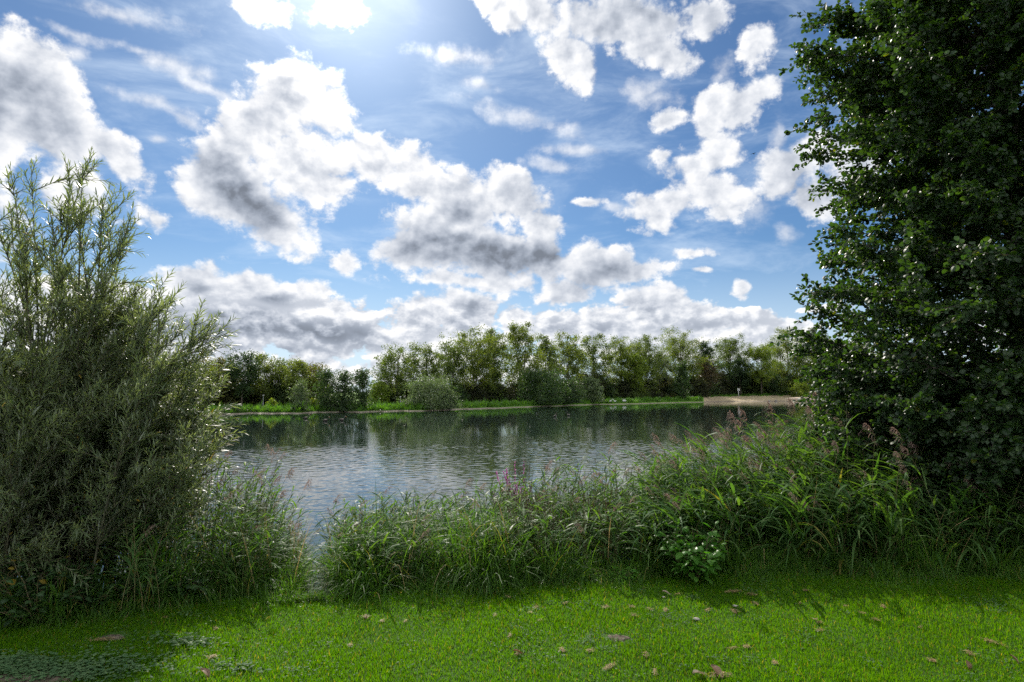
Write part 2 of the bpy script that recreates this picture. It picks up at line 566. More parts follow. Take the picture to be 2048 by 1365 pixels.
M = {}
M['bark'] = solid_mat('bark', (.055, .045, .035), (.12, .10, .08), 9, .9, .01, .2, (3, 3, .6))
M['bark_pale'] = solid_mat('pale_bark', (.09, .08, .065), (.20, .18, .15), 6, .9, .01, .2, (3, 3, .6))
M['bark_alder'] = solid_mat('alder_bark', (.035, .03, .025), (.09, .075, .06), 14, .9, .01, .2, (3, 3, .6))
M['twig'] = solid_mat('twig', (.06, .055, .025), (.11, .09, .04), 20, .6)
M['grass'] = leaf_mat('lawn_grass', (.033, .112, .001), (.068, .145, .002), .58, (2.4, 2.3, .4), .7, .06, dry=(.96, (.17, .15, .04)))
M['tall_grass'] = leaf_mat('tall_grass', (.040, .115, .012), (.075, .155, .018), .5, (2.1, 2.1, .6), .5, .35, dry=(.95, (.20, .16, .06)))
M['sedge'] = leaf_mat('sedge', (.036, .098, .014), (.065, .135, .020), .48, (2.1, 2.1, .6), .6, .22, dry=(.99, (.15, .14, .04)))
M['reed_leaf'] = leaf_mat('reed_leaf', (.040, .100, .028), (.078, .138, .038), .40, (2.1, 2.2, .55), .6, .15, dry=(.992, (.16, .15, .04)))
M['reed_stem'] = solid_mat('reed_stem', (.09, .10, .03), (.16, .13, .06), 5, .6)
M['panicle'] = leaf_mat('reed_panicle', (.17, .115, .10), (.27, .195, .165), .45, (1.3, 1.2, 1.1), .8, .15)
M['willow_leaf'] = leaf_mat('willow_leaf', (.062, .098, .036), (.105, .140, .068), .27, (1.8, 2.0, .6), .46, .5, (.185, .215, .155), dry=(.988, (.30, .20, .02)))
M['willow_stem'] = solid_mat('willow_stem', (.045, .045, .025), (.085, .08, .045), 12, .7)
M['alder_leaf'] = leaf_mat('alder_leaf', (.018, .044, .016), (.036, .066, .020), .34, (2.4, 2.7, .5), .44, .4, dry=(.99, (.10, .11, .015)))
M['broad_leaf'] = leaf_mat('broad_leaf', (.040, .135, .012), (.065, .17, .018), .42, (2.0, 2.1, .6), .55, .25)
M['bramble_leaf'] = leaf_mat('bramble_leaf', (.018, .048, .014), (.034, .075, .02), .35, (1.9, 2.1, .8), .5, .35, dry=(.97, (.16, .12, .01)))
M['ivy'] = leaf_mat('ground_ivy', (.045, .105, .040), (.085, .145, .060), .35, (1.8, 2.0, .9), .7, .2)
M['loose_leaf'] = leaf_mat('loosestrife_leaf', (.045, .10, .022), (.075, .13, .03), .40, (1.8, 2.0, .7), .6, .2)
M['seed_head'] = leaf_mat('seed_head', (.075, .042, .026), (.12, .07, .04), .2, (1.2, 1.1, 1.0), .8, .2)
M['petal'] = leaf_mat('purple_petal', (.42, .09, .38), (.55, .14, .48), .5, (1.2, 1.0, 1.2), .6, .3)
M['straw'] = leaf_mat('straw', (.26, .18, .085), (.46, .34, .18), .25, (1.2, 1.1, .9), .7, .3)
M['deadleaf'] = leaf_mat('dead_leaf', (.11, .06, .03), (.16, .10, .06), .2, (1.4, 1.1, .8), .6, .4)
M['paleleaf'] = leaf_mat('pale_dead_leaf', (.26, .21, .16), (.34, .28, .22), .2, (1.2, 1.1, .9), .6, .4)
M['stone'] = solid_mat('stone', (.20, .18, .16), (.38, .34, .30), 30, .85, .004)
M['soil'] = solid_mat('soil', (.045, .035, .024), (.125, .10, .072), 22, .95, .012)
M['post_white'] = solid_mat('weathered_white_paint', (.38, .39, .38), (.5, .5, .48), 9, .55)
M['post_grey'] = solid_mat('galvanised_steel', (.30, .32, .33), (.42, .44, .45), 9, .45)
M['wood_grey'] = solid_mat('weathered_wood', (.16, .13, .10), (.28, .24, .19), 7, .85, .004, .3, (1, 6, 6))
M['feather_white'] = solid_mat('white_feathers', (.70, .70, .68), (.82, .82, .80), 20, .7)
M['feather_dark'] = solid_mat('dark_feathers', (.03, .027, .025), (.07, .06, .05), 20, .7)
M['beak'] = solid_mat('orange_beak', (.45, .17, .03), (.5, .2, .04), 9, .5)
# foliage of the far trees, one per kind
FOL = {
    'poplar': leaf_mat('poplar_leaf', (0.050, 0.085, 0.025), (0.093, 0.129, 0.037), .48, (2.1, 2.0, .7), .6, .3),
    'poplar_light': leaf_mat('light_poplar_leaf', (0.066, 0.100, 0.024), (0.116, 0.153, 0.038), .5, (2.1, 2.0, .7), .6, .3),
    'olive': leaf_mat('olive_leaf', (0.066, 0.079, 0.025), (0.104, 0.104, 0.036), .45, (2.0, 1.8, .7), .6, .3),
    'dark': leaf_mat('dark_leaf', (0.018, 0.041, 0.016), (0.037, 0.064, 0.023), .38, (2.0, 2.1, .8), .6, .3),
    'alder': leaf_mat('shore_alder_leaf', (0.026, 0.057, 0.022), (0.048, 0.082, 0.028), .4, (2.0, 2.1, .8), .6, .3),
    'silver': leaf_mat('silver_willow_leaf', (0.078, 0.118, 0.059), (0.135, 0.174, 0.090), .32, (1.6, 1.8, .8), .6, .3),
    'bright': leaf_mat('bright_leaf', (0.088, 0.139, 0.021), (0.134, 0.181, 0.030), .44, (1.9, 1.9, .6), .6, .3),
    'lime': leaf_mat('lime_leaf', (0.154, 0.219, 0.029), (0.219, 0.258, 0.038), .45, (1.7, 1.7, .6), .6, .3),
    'rust': leaf_mat('rusty_leaf', (.058, .050, .022), (.085, .064, .028), .32, (1.7, 1.5, .8), .5, .4),
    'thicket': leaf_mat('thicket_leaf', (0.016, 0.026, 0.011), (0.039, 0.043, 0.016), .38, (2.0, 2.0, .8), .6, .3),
    'grey': leaf_mat('grey_poplar_leaf', (0.078, 0.100, 0.062), (0.116, 0.135, 0.084), .3, (1.6, 1.7, .9), .6, .3),
}

# ------------------------------------------------------------------ the land
EDGE = np.array([(-9, 3.2), (-4.4, 4.05), (-3.6, 4.35), (-2.5, 5.0), (-1.5, 5.2), (-.1, 5.4), (1.25, 5.66), (2.2, 5.8), (4.6, 5.7), (9, 5.2)])
# far waterline read off the photograph: px, py
SHORE_PX = [(-500, 834), (200, 832), (430, 829), (560, 827.5), (640, 826), (740, 824), (820, 823), (910, 820), (1000, 816.5), (1060, 814.5), (1130, 811.5), (1200, 809.5), (1300, 807.5),
            (1400, 804.6), (1480, 803.4), (1560, 803), (1650, 802.5), (1800, 803), (2100, 806), (2600, 812)]
_sh = []
for _px, _py in SHORE_PX:
    _p = on_plane(_px, _py, WATER_Z)
    _sh.append((math.atan2(_p.x, _p.y), math.hypot(_p.x, _p.y)))
SH_AZ = np.array([a for a, _ in _sh])
SH_R = np.array([r for _, r in _sh])
HB_PX = [(-500, -.75), (430, -.75), (740, -.62), (950, -.5), (1200, -.3), (1330, -.1), (1420, .25), (1500, .5), (1600, .75), (1700, .6), (2100, .2)]
HB_AZ = np.array([azel(p, 810)[0] for p, _ in HB_PX])
HB = np.array([h for _, h in HB_PX]) + .2
BEACH0, BEACH1 = azel(1392, 800)[0], azel(1630, 800)[0]


def sstep(t):
    t = np.clip(t, 0, 1)
    return t * t * (3 - 2 * t)


def edge_y(x):
    return np.interp(x, EDGE[:, 0], EDGE[:, 1])


def far_r(az):
    w = 1.2 * np.sin(az * 61) + .8 * np.sin(az * 143 + 1) + .45 * np.sin(az * 337 + 2)
    return np.interp(az, SH_AZ, SH_R) + w


def beachness(az):
    return sstep((az - BEACH0) / .022) * sstep((BEACH1 - az) / .02)


def ground_z(x, y):
    x, y = np.asarray(x, float), np.asarray(y, float)
    s = y - edge_y(x)
    t = np.clip(s / 3.3, 0, 3)
    z_near = np.where(t < 1, -1.08 * (.35 * t + .65 * sstep(t)), -1.08 - (t - 1) * 1.1)
    z_near = z_near + .018 * np.sin(1.9 * x + .6) * np.sin(1.7 * y) + .010 * np.sin(5.1 * x + 2) * np.sin(4.3 * y + 1)
    r = np.hypot(x, y)
    az = np.arctan2(x, y)
    s2 = r - far_r(az)
    hb = np.interp(az, HB_AZ, HB)
    b = beachness(az)
    rise = 9 + 11 * b
    u = np.clip(s2 / rise, 0, 1)
    prof = (1 - b) * (.62 * np.clip(u * 4, 0, 1) ** .7 + .38 * sstep(u)) + b * (.5 * u + .5 * sstep(u))
    z_far = WATER_Z + np.where(s2 > 0, (hb - WATER_Z) * prof, s2 * .3)
    z_far = z_far + np.where(s2 > 0, .05 * np.sin(x * .9) * np.sin(y * .7 + 1) * np.clip(s2, 0, 1), 0)
    z_far = np.where(s2 > 20, z_far + .4 * sstep((s2 - 20) / 60), z_far)
    z = np.maximum(np.maximum(z_near, z_far), -2.8)
    return np.where(y < 0.5, np.maximum(z_near, -.05), z)


def shore_point(px, off, extra=0.0):
    """Point on the far bank, off metres behind the waterline, in the direction of a column of the photograph."""
    az = azel(px, HORIZON)[0] + extra
    r = float(far_r(az)) + off
    x, y = r * math.sin(az), r * math.cos(az)
    return Vector((x, y, float(ground_z(x, y))))


def land_mat():
    m = bpy.data.materials.new('land')
    m.use_nodes = True
    N = NT(m.node_tree)
    p = N.n['Principled BSDF']
    p.inputs['Roughness'].default_value = .9
    p.inputs['Specular IOR Level'].default_value = .2
    g = N.new('ShaderNodeNewGeometry')
    pos = g.outputs['Position']
    z = N.sep(pos)[2]
    y = N.sep(pos)[1]
    n1 = N.noise(pos, .35, 5, .6).outputs['Fac']
    n2 = N.noise(pos, 2.2, 6, .65).outputs['Fac']
    n3 = N.noise(pos, 25.0, 5, .65).outputs['Fac']
    meadow = N.mix(n1, (.065, .160, .010, 1), (.12, .23, .014, 1))
    meadow = N.mix(N.smooth(n2, .45, .7), meadow, (.045, .10, .016, 1))
    thatch = N.mix(n3, (.016, .050, .002, 1), (.034, .085, .004, 1))
    col = N.mix(N.smooth(y, 14, 30), thatch, meadow)
    mud = N.mix(n3, (.14, .115, .085, 1), (.27, .235, .185, 1))
    lim = N.math('MULTIPLY_ADD', n1, .22, WATER_Z + .0)
    col = N.mix(N.smooth(z, lim, N.math('ADD', lim, .04)), mud, col)
    N.l.new(col, p.inputs['Base Color'])
    bp = N.new('ShaderNodeBump')
    bp.inputs['Distance'].default_value = .02
    N.l.new(n3, bp.inputs['Height'])
    N.l.new(bp.outputs[0], p.inputs['Normal'])
    return m


def sand_mat():
    m = bpy.data.materials.new('beach_sand')
    m.use_nodes = True
    N = NT(m.node_tree)
    p = N.n['Principled BSDF']
    p.inputs['Roughness'].default_value = .95
    g = N.new('ShaderNodeNewGeometry')
    pos = g.outputs['Position']
    z = N.sep(pos)[2]
    n1 = N.noise(N.vmath('MULTIPLY', pos, (.5, 1, 1)), .5, 6, .65).outputs['Fac']
    n2 = N.noise(pos, 4.0, 5, .6).outputs['Fac']
    col = N.mix(n1, (.22, .170, .095, 1), (.37, .295, .175, 1))
    col = N.mix(N.smooth(n2, .55, .75), col, (.13, .13, .07, 1))
    col = N.mix(N.smooth(z, WATER_Z + .02, WATER_Z + .25), (.16, .12, .09, 1), col)
    N.l.new(col, p.inputs['Base Color'])
    bp = N.new('ShaderNodeBump')
    bp.inputs['Distance'].default_value = .08
    N.l.new(n2, bp.inputs['Height'])
    N.l.new(bp.outputs[0], p.inputs['Normal'])
    return m


def build_land():
    rr = np.concatenate([np.geomspace(.4, 22, 260, endpoint=False), np.geomspace(22, 62, 30, endpoint=False),
                         np.geomspace(62, 260, 260, endpoint=False), np.geomspace(260, 6000, 40)])
    az = np.concatenate([np.linspace(-R(180), -R(62), 60, endpoint=False), np.linspace(-R(62), R(62), 760, endpoint=False), np.linspace(R(62), R(180), 60, endpoint=False)])
    A, RR = np.meshgrid(az, rr, indexing='ij')
    X, Y = RR * np.sin(A), RR * np.cos(A)
    Z = ground_z(X, Y)
    V = np.stack([X, Y, Z], -1).reshape(-1, 3)
    na, nr = A.shape
    idx = np.arange(na * nr).reshape(na, nr)
    nx = np.roll(idx, -1, 0)
    F = np.stack([idx[:, :-1], idx[:, 1:], nx[:, 1:], nx[:, :-1]], -1)
    Ac = A[:, :-1] + .0013
    Rc = (RR[:, :-1] + RR[:, 1:]) / 2
    s2 = Rc - far_r(Ac)
    rag = .8 * np.sin(Ac * 260) + .5 * np.sin(Ac * 711)
    sandy = (beachness(Ac) > .5) & (s2 > -3) & (s2 < 16.5 + 1.6 * rag)
    mb = MB()
    mb.add(V, F[~sandy].reshape(-1, 4), 0, True)
    mb.f.append((F[sandy].reshape(-1, 4), 1, True))
    cz = np.array([[0, 0, 0.0]])
    c0 = mb.nv
    mb.add(cz, np.zeros((0, 3), int))
    mb.f.append((np.stack([np.full(na, c0), idx[:, 0], nx[:, 0]], -1), 0, True))
    tag(mb.build('ground', [land_mat(), sand_mat()]), kind='structure')


def water_mat():
    m = bpy.data.materials.new('lake_water')
    m.use_nodes = True
    N = NT(m.node_tree)
    p = N.n['Principled BSDF']
    p.inputs['Base Color'].default_value = (.016, .026, .021, 1)
    p.inputs['Roughness'].default_value = .03
    p.inputs['IOR'].default_value = 1.333
    p.inputs['Specular IOR Level'].default_value = .5
    g = N.new('ShaderNodeNewGeometry')
    pos = g.outputs['Position']
    a = N.noise(N.vmath('MULTIPLY', pos, (1.0, 2.2, 1.0)), 3.0, 2, .5).outputs['Fac']
    b = N.noise(N.vmath('MULTIPLY', pos, (1.0, 1.7, 1.0)), .9, 2, .5).outputs['Fac']
    h = N.math('ADD', N.math('MULTIPLY', a, .0008), N.math('MULTIPLY', b, .0012))
    bp = N.new('ShaderNodeBump')
    bp.inputs['Strength'].default_value = 1.0
    bp.inputs['Distance'].default_value = 1.0
    N.l.new(h, bp.inputs['Height'])
    N.l.new(bp.outputs[0], p.inputs['Normal'])
    return m


def build_water():
    """The lake as one sheet: small wind waves are real relief in the ruffled patch, flat elsewhere."""
    r_ = np.random.default_rng(17)
    rows = [5.0]
    while rows[-1] < 96:
        rows.append(rows[-1] + (.030 + .0011 * rows[-1] if rows[-1] < 62 else .2))
    rows = np.concatenate([rows, np.geomspace(96.5, 430, 30)])
    cols = np.concatenate([np.linspace(-R(57), -R(42), 60, endpoint=False), np.linspace(-R(42), R(42), 860), np.linspace(R(42), R(57), 60)[1:]])
    A, Q = np.meshgrid(cols, rows, indexing='ij')
    X, Y = Q * np.sin(A), Q * np.cos(A)
    # wind patches
    nz = sum(np.sin(X * kx + Y * ky + p) for kx, ky, p in ((.11, .23, 0), (.21, -.17, 1.3), (-.07, .41, 2.1), (.33, .29, 4.0), (-.4, .13, 5.2))) / 3.0
    lee = 38.0 + .42 * X + 7.0 * nz
    wind = sstep((Q - 8.5) / 9.0) * (1 - sstep((Q - lee * .8) / (lee * .5)))
    strip = sstep((X - 20) / 12) * sstep((Q - 62) / 6) * (1 - sstep((Q - 84) / 10))
    amp = np.maximum(wind * (.85 + .35 * nz.clip(-1, 1)), .8 * strip) + .05
    Z = np.zeros_like(X)
    n = 46
    lam = np.geomspace(.15, .75, n)
    for L in lam:
        th = r_.normal(R(-80), R(62))
        k = 2 * np.pi / L
        Z += (.0064 * L ** .9 / math.sqrt(n)) * np.sin(k * (X * math.cos(th) + Y * math.sin(th)) + r_.uniform(0, 6.28))
    # waves too short for the wider spacing far out are left flat
    Z *= amp * np.clip((100 - Q) / 6, 0, 1)
    V = np.stack([X, Y, WATER_Z + Z], -1).reshape(-1, 3)
    idx = np.arange(A.size).reshape(A.shape)
    F = np.stack([idx[:-1, :-1], idx[1:, :-1], idx[1:, 1:], idx[:-1, 1:]], -1).reshape(-1, 4)
    mb = MB().add(V, F, 0, True)
    # the lake beyond the sides of the view
    for s_ in (-1, 1):
        aa = np.linspace(R(57), R(88), 12) * s_
        P = np.stack([np.stack([q * np.sin(aa), q * np.cos(aa), np.full(12, WATER_Z)], 1) for q in (5.0, 60.0, 430.0)])
        ii = np.arange(36).reshape(3, 12)
        f = np.stack([ii[:-1, :-1], ii[:-1, 1:], ii[1:, 1:], ii[1:, :-1]], -1).reshape(-1, 4)
        mb.add(P.reshape(-1, 3), f if s_ < 0 else f[:, ::-1], 0, True)
    tag(mb.build('water', water_mat()), kind='structure')


def build_path():
    pm = solid_mat('gravel_path', (.30, .27, .22), (.45, .41, .34), 3, .95, .01)
    pxs = np.linspace(430, 1405, 240)
    az = np.array([azel(p, HORIZON)[0] for p in pxs])
    rows = []
    for off in (10.6, 13.0):
        r = far_r(az) * 0 + np.interp(az, SH_AZ, SH_R) + off
        x, y = r * np.sin(az), r * np.cos(az)
        rows.append(np.stack([x, y, ground_z(x, y) + .03], 1))
    V = np.stack(rows, 1).reshape(-1, 3)
    i = np.arange(len(pxs) - 1) * 2
    F = np.stack([i, i + 2, i + 3, i + 1], 1)
    tag(MB().add(V, F).build('path', pm), kind='structure')


build_land()
build_water()
build_path()

# ------------------------------------------------------------------ far trees and shrubs
def make_tree(name, label, cat, loc, H, Rad, kind, seed, style='poplar', group=None, leaf=.26, amount=1.0, cb=None):
    r = np.random.default_rng(seed)
    S = {
        'poplar': dict(cb=.22, n=26, up=1.1, shape=lambda u: np.clip(1.25 * np.sin(np.pi * np.clip(u, 0, 1) ** .75 * .93 + .12) ** .7, .15, 1), trunks=2),
        'round': dict(cb=.30, n=24, up=.55, shape=lambda u: np.clip(np.sin(np.pi * np.clip(.12 + .84 * u, 0, 1)) ** .55, .15, 1), trunks=1),
        'slim': dict(cb=.12, n=26, up=.9, shape=lambda u: np.clip(1.15 * (1 - u) ** .6 * np.clip(.45 + u * 2, 0, 1), .12, 1), trunks=1),
        'bush': dict(cb=.0, n=26, up=.5, shape=lambda u: np.clip((1 - u ** 2.2) ** .6, .2, 1), trunks=3),
    }[style]
    cbf = S['cb'] if cb is None else cb
    root = thing(name, label, cat, loc, 0, group)
    tb = MB()
    nt = S['trunks']
    starts = []
    for k in range(nt):
        hh = H * (.93 if k == 0 else r.uniform(.7, .9))
        t = np.linspace(0, 1, 8)
        sp = Rad * (.05 if k == 0 else .30)
        a = r.uniform(0, 6.28)
        wob = np.cumsum(r.normal(0, .012 * H, (8, 2)), 0) * t[:, None]
        x = sp * np.cos(a) * t + wob[:, 0]
        y = sp * np.sin(a) * t + wob[:, 1]
        P = np.stack([x, y, t * hh - .15], 1)
        rad = .0145 * H * (1 - .9 * t) + .012
        tb.add(*tubes(P[None], rad[None], 7), 0, True)
        starts.append((P, hh, rad))
    n = S['n']
    u = cbf + (1 - cbf) * ((np.arange(n) + r.uniform(0, 1, n)) / n) ** .9 * .93
    az = np.arange(n) * 2.4 + r.uniform(-.5, .5, n)
    ends, limbs, lr = [], [], []
    for i in range(n):
        P, hh, rad = starts[i % nt]
        uu = (u[i] - cbf) / (1 - cbf)
        rr = Rad * S['shape'](np.array(uu)) * r.uniform(.55, 1.05)
        zt = min(u[i] * H + r.normal(0, .02) * H, .985 * H)
        zs = max(zt - rr * S['up'] - .03 * H, .04 * H)
        zs = min(zs, hh * .95)
        s = np.array([np.interp(zs, P[:, 2], P[:, 0]), np.interp(zs, P[:, 2], P[:, 1]), zs])
        e = np.array([rr * np.cos(az[i]), rr * np.sin(az[i]), zt])
        t = np.linspace(0, 1, 5)[:, None]
        L = s + (e - s) * t
        L[:, 2] -= (np.sin(np.pi * t[:, 0]) * .06 * rr)
        L[1:-1] += r.normal(0, .03 * Rad, (3, 3))
        limbs.append(L)
        r0 = float(np.interp(zs, P[:, 2], rad)) * .5
        lr.append(np.linspace(r0, .012, 5))
        for tt in (.45, .65, .82, 1.0):
            c = s + (e - s) * tt
            ends.append(c)
            for _ in range(2):
                ends.append(c + r.normal(0, 1, 3) * np.array([.24, .24, .17]) * Rad * (.7 + .3 * tt))
    tb.add(*tubes(np.array(limbs), np.array(lr), 5), 0, True)
    tb.build('trunk', M['bark_pale'] if style == 'poplar' else M['bark'], root)
    C = np.array(ends)
    top = P0 = np.array([[starts[0][0][-1, 0], starts[0][0][-1, 1], H * .95]])
    C = np.concatenate([C, top + r.normal(0, .07 * Rad, (3, 3))])
    C[:, 2] = np.clip(C[:, 2], (.02 if cbf < .05 else cbf * .6) * H + .1, H * .985)
    area = Rad * 2 * H * (1 - cbf * .8)
    ntot = int(amount * 4.9 * area / (leaf * leaf * .5))
    w = r.gamma(1.6, 1.0, len(C))
    ci = r.choice(len(C), ntot, p=w / w.sum())
    cr = (.13 * Rad + .22) * r.uniform(.6, 1.3, len(C))
    off = r.normal(0, 1, (ntot, 3))
    off /= np.maximum(np.linalg.norm(off, axis=1, keepdims=True), .3)
    off *= (r.uniform(0, 1, (ntot, 1)) ** .6) * 1.45
    pos = C[ci] + off * cr[ci][:, None] * np.array([1, 1, .8])
    pos[:, 2] = np.maximum(pos[:, 2], .05)
    d = nrm(r.normal(0, 1, (ntot, 3)) + np.array([0, 0, -.35]))
    sz = leaf * r.uniform(.6, 1.25, ntot)
    V, F = ribbons(pos, d, sz, sz * .72, 0, 2, [.25, 1, .1], twist=r.uniform(-1.3, 1.3, ntot))
    MB().add(V, F).build('crown', FOL[kind], root)
    return root


def far_tree(px, top, hw, off, kind, style, label, seed, name='tree', cat='tree', group=None, amount=1.0, cb=None, leaf=None):
    p = shore_point(px, off)
    dist = math.hypot(p.x, p.y)
    zt = at_depth(px, top, p.y).z
    Hh = zt - p.z
    Rad = hw * 1.34 / FPX * p.y
    lf = leaf or max(.15, min(.30, dist * .0021))
    return make_tree(name, label, cat, p, Hh, Rad, kind, seed, style, group, lf, amount, cb)


WOOD = 'trees in the row across the lake'
T_ = [
    # px, top, half width, metres behind the waterline, foliage, habit, label, object name
    (250, 725, 42, 14, 'poplar', 'round', 'far green tree hidden mostly behind the willow shoots', 'broadleaf_tree'),
    (330, 715, 42, 16, 'dark', 'round', 'dark far tree glimpsed through the willow twigs', 'broadleaf_tree'),
    (395, 719, 30, 13, 'poplar_light', 'round', 'pale green far tree just right of the single tall willow shoot', 'broadleaf_tree'),
    (445, 716, 30, 17, 'olive', 'round', 'olive tree behind and left of the dark round crowned tree', 'broadleaf_tree'),
    (484, 702, 27, 13, 'dark', 'round', 'tallest left bank tree, dark round crown on a slender trunk', 'broadleaf_tree'),
    (526, 708, 27, 15, 'poplar_light', 'poplar', 'yellow green multi stemmed tree beside the dark round crown', 'poplar_tree'),
    (563, 715, 25, 17, 'poplar', 'poplar', 'mid green tree standing behind the small bank shrub', 'poplar_tree'),
    (597, 722, 23, 15, 'poplar_light', 'round', 'light green tree above the silvery sapling on the left bank', 'broadleaf_tree'),
    (626, 728, 25, 14, 'olive', 'round', 'olive brown domed oak left of the shoreline alders', 'oak_tree'),
    (654, 739, 20, 2.5, 'alder', 'slim', 'left one of the dark alders rooted at the waterline', 'alder_tree'),
    (688, 740, 21, 2.0, 'alder', 'slim', 'thicker middle alder rooted at the waterline', 'alder_tree'),
    (724, 734, 18, 3.0, 'alder', 'slim', 'airy alder with sparse thin top, last before the gap in the trees', 'alder_tree'),
    (789, 692, 33, 20, 'poplar', 'poplar', 'broad poplar at the edge of the gap, first of the tall row', 'poplar_tree'),
    (848, 687, 31, 22, 'poplar', 'poplar', 'tall poplar rising behind the round willow bush', 'poplar_tree'),
    (900, 682, 27, 22, 'poplar', 'poplar', 'slender poplar just right of the round willow bush', 'poplar_tree'),
    (948, 656, 38, 21, 'poplar_light', 'poplar', 'big spreading poplar with two bare leaning stems', 'poplar_tree'),
    (988, 658, 26, 24, 'poplar', 'poplar', 'narrow poplar squeezed between the two biggest poplars', 'poplar_tree'),
    (1045, 647, 38, 20, 'poplar_light', 'poplar', 'tallest and densest poplar in the middle of the row', 'poplar_tree'),
    (1092, 670, 23, 23, 'poplar', 'poplar', 'shorter poplar behind the big shoreline thicket', 'poplar_tree'),
    (1135, 665, 28, 21, 'poplar_light', 'poplar', 'open poplar with sky showing under its forked limbs', 'poplar_tree'),
    (1185, 672, 30, 22, 'poplar', 'poplar', 'poplar above the pale silvery willow', 'poplar_tree'),
    (1245, 674, 28, 24, 'poplar_light', 'poplar', 'light poplar right of the notch in the treetops', 'poplar_tree'),
    (1290, 672, 30, 22, 'poplar', 'poplar', 'poplar behind the young bright green tree', 'poplar_tree'),
    (1270, 706, 22, 17, 'bright', 'round', 'young bright green tree in front of the poplars', 'broadleaf_tree'),
    (1359, 661, 36, 25, 'poplar_light', 'poplar', 'broad yellow green poplar standing above the small dark bank tree', 'poplar_tree'),
    (1322, 704, 20, 20, 'grey', 'slim', 'grey green thin tree with sky between its twigs', 'broadleaf_tree'),
    (1412, 682, 19, 22, 'dark', 'round', 'dark dense tree above the rusty brown one', 'broadleaf_tree'),
    (1415, 722, 19, 17, 'rust', 'round', 'rusty brown autumn tree behind the left end of the beach', 'broadleaf_tree'),
    (1462, 671, 32, 30, 'poplar', 'poplar', 'poplar with rounded olive top behind the white post', 'poplar_tree'),
    (1482, 717, 17, 19, 'dark', 'round', 'dark small tree right behind the white post on the beach', 'broadleaf_tree'),
    (1523, 687, 24, 20, 'bright', 'round', 'bright green tree on a pale trunk behind the beach', 'broadleaf_tree'),
    (1577, 660, 38, 30, 'poplar_light', 'poplar', 'wide poplar with flat top behind the picnic table', 'poplar_tree'),
    (1634, 652, 13, 40, 'grey', 'slim', 'narrow grey spire poplar, highest point beside the near alder', 'poplar_tree'),
    (1656, 662, 13, 42, 'grey', 'slim', 'second grey spire poplar, touching the near alder leaves', 'poplar_tree'),
    (1646, 694, 40, 14, 'bright', 'round', 'bright green rounded tree partly hidden by the near alder', 'broadleaf_tree'),
    (1720, 690, 45, 16, 'poplar', 'round', 'far tree almost wholly behind the near alder leaves', 'broadleaf_tree'),
    (1366, 721, 14, 3.0, 'alder', 'slim', 'small dark tree standing alone on the grass bank left of the beach', 'alder_tree'),
    (-420, 700, 60, 18, 'poplar', 'round', 'far tree beyond the willow, outermost on the left', 'broadleaf_tree'),
    (-300, 715, 55, 16, 'dark', 'round', 'far tree beyond the willow, second from the left end', 'broadleaf_tree'),
    (-180, 705, 55, 18, 'olive', 'round', 'far tree beyond the willow, third from the left end', 'broadleaf_tree'),
    (-70, 712, 55, 16, 'poplar', 'round', 'far tree beyond the willow, fourth from the left end', 'broadleaf_tree'),
    (40, 705, 55, 18, 'poplar_light', 'round', 'far tree beyond the willow, fifth from the left end', 'broadleaf_tree'),
    (150, 716, 50, 15, 'dark', 'round', 'far tree beyond the willow, sixth from the left end', 'broadleaf_tree'),
    # shrubs on the bank and at the water
    (545, 798, 7, 5.0, 'bright', 'bush', 'small columnar green shrub on the left grass bank', 'shrub'),
    (628, 797, 6.5, 4.5, 'lime', 'bush', 'small yellow green cone shaped shrub left of the alders', 'shrub'),
    (602, 763, 17, 6.0, 'silver', 'slim', 'silvery sapling on the left bank between two small shrubs', 'sapling'),
    (600, 806, 15, 2.0, 'dark', 'bush', 'low dark bush at the foot of the silvery sapling', 'shrub'),
    (465, 812, 15, 2.0, 'dark', 'bush', 'low dark bush at the left water edge by the willow', 'shrub'),
    (690, 800, 45, 1.0, 'dark', 'bush', 'low dark bush under the shoreline alders', 'shrub'),
    (757, 763, 17, 17, 'bright', 'bush', 'yellow green bush filling the gap in the trees', 'shrub'),
    (860, 757, 45, 1.5, 'silver', 'bush', 'big round pale willow bush at the waterline', 'willow_bush'),
    (893, 775, 22, 1.5, 'dark', 'bush', 'dark bush leaning on the round willow bush', 'shrub'),
    (1078, 742, 42, 2.0, 'alder', 'bush', 'large dark bush at the waterline below the tallest poplar', 'shrub'),
    (1125, 757, 34, 2.5, 'dark', 'bush', 'dark bush between the large bush and the pale willow', 'shrub'),
    (1181, 752, 18, 2.5, 'silver', 'bush', 'pale silvery willow at the waterline', 'willow_bush'),
    (1616, 756, 26, 6.0, 'bright', 'bush', 'sunlit leafy bush at the right end of the beach', 'shrub'),
]
for i, (px, top, hw, off, kind, style, label, nm) in enumerate(T_):
    cat = 'bush' if style == 'bush' else 'tree'
    low = top > 740
    far_tree(px, top, hw, off, kind, style, label, 100 + i, nm, cat, None if cat == 'bush' else WOOD,
             amount=1.25 if style == 'bush' else (1.15 if style == 'round' else 1.0))
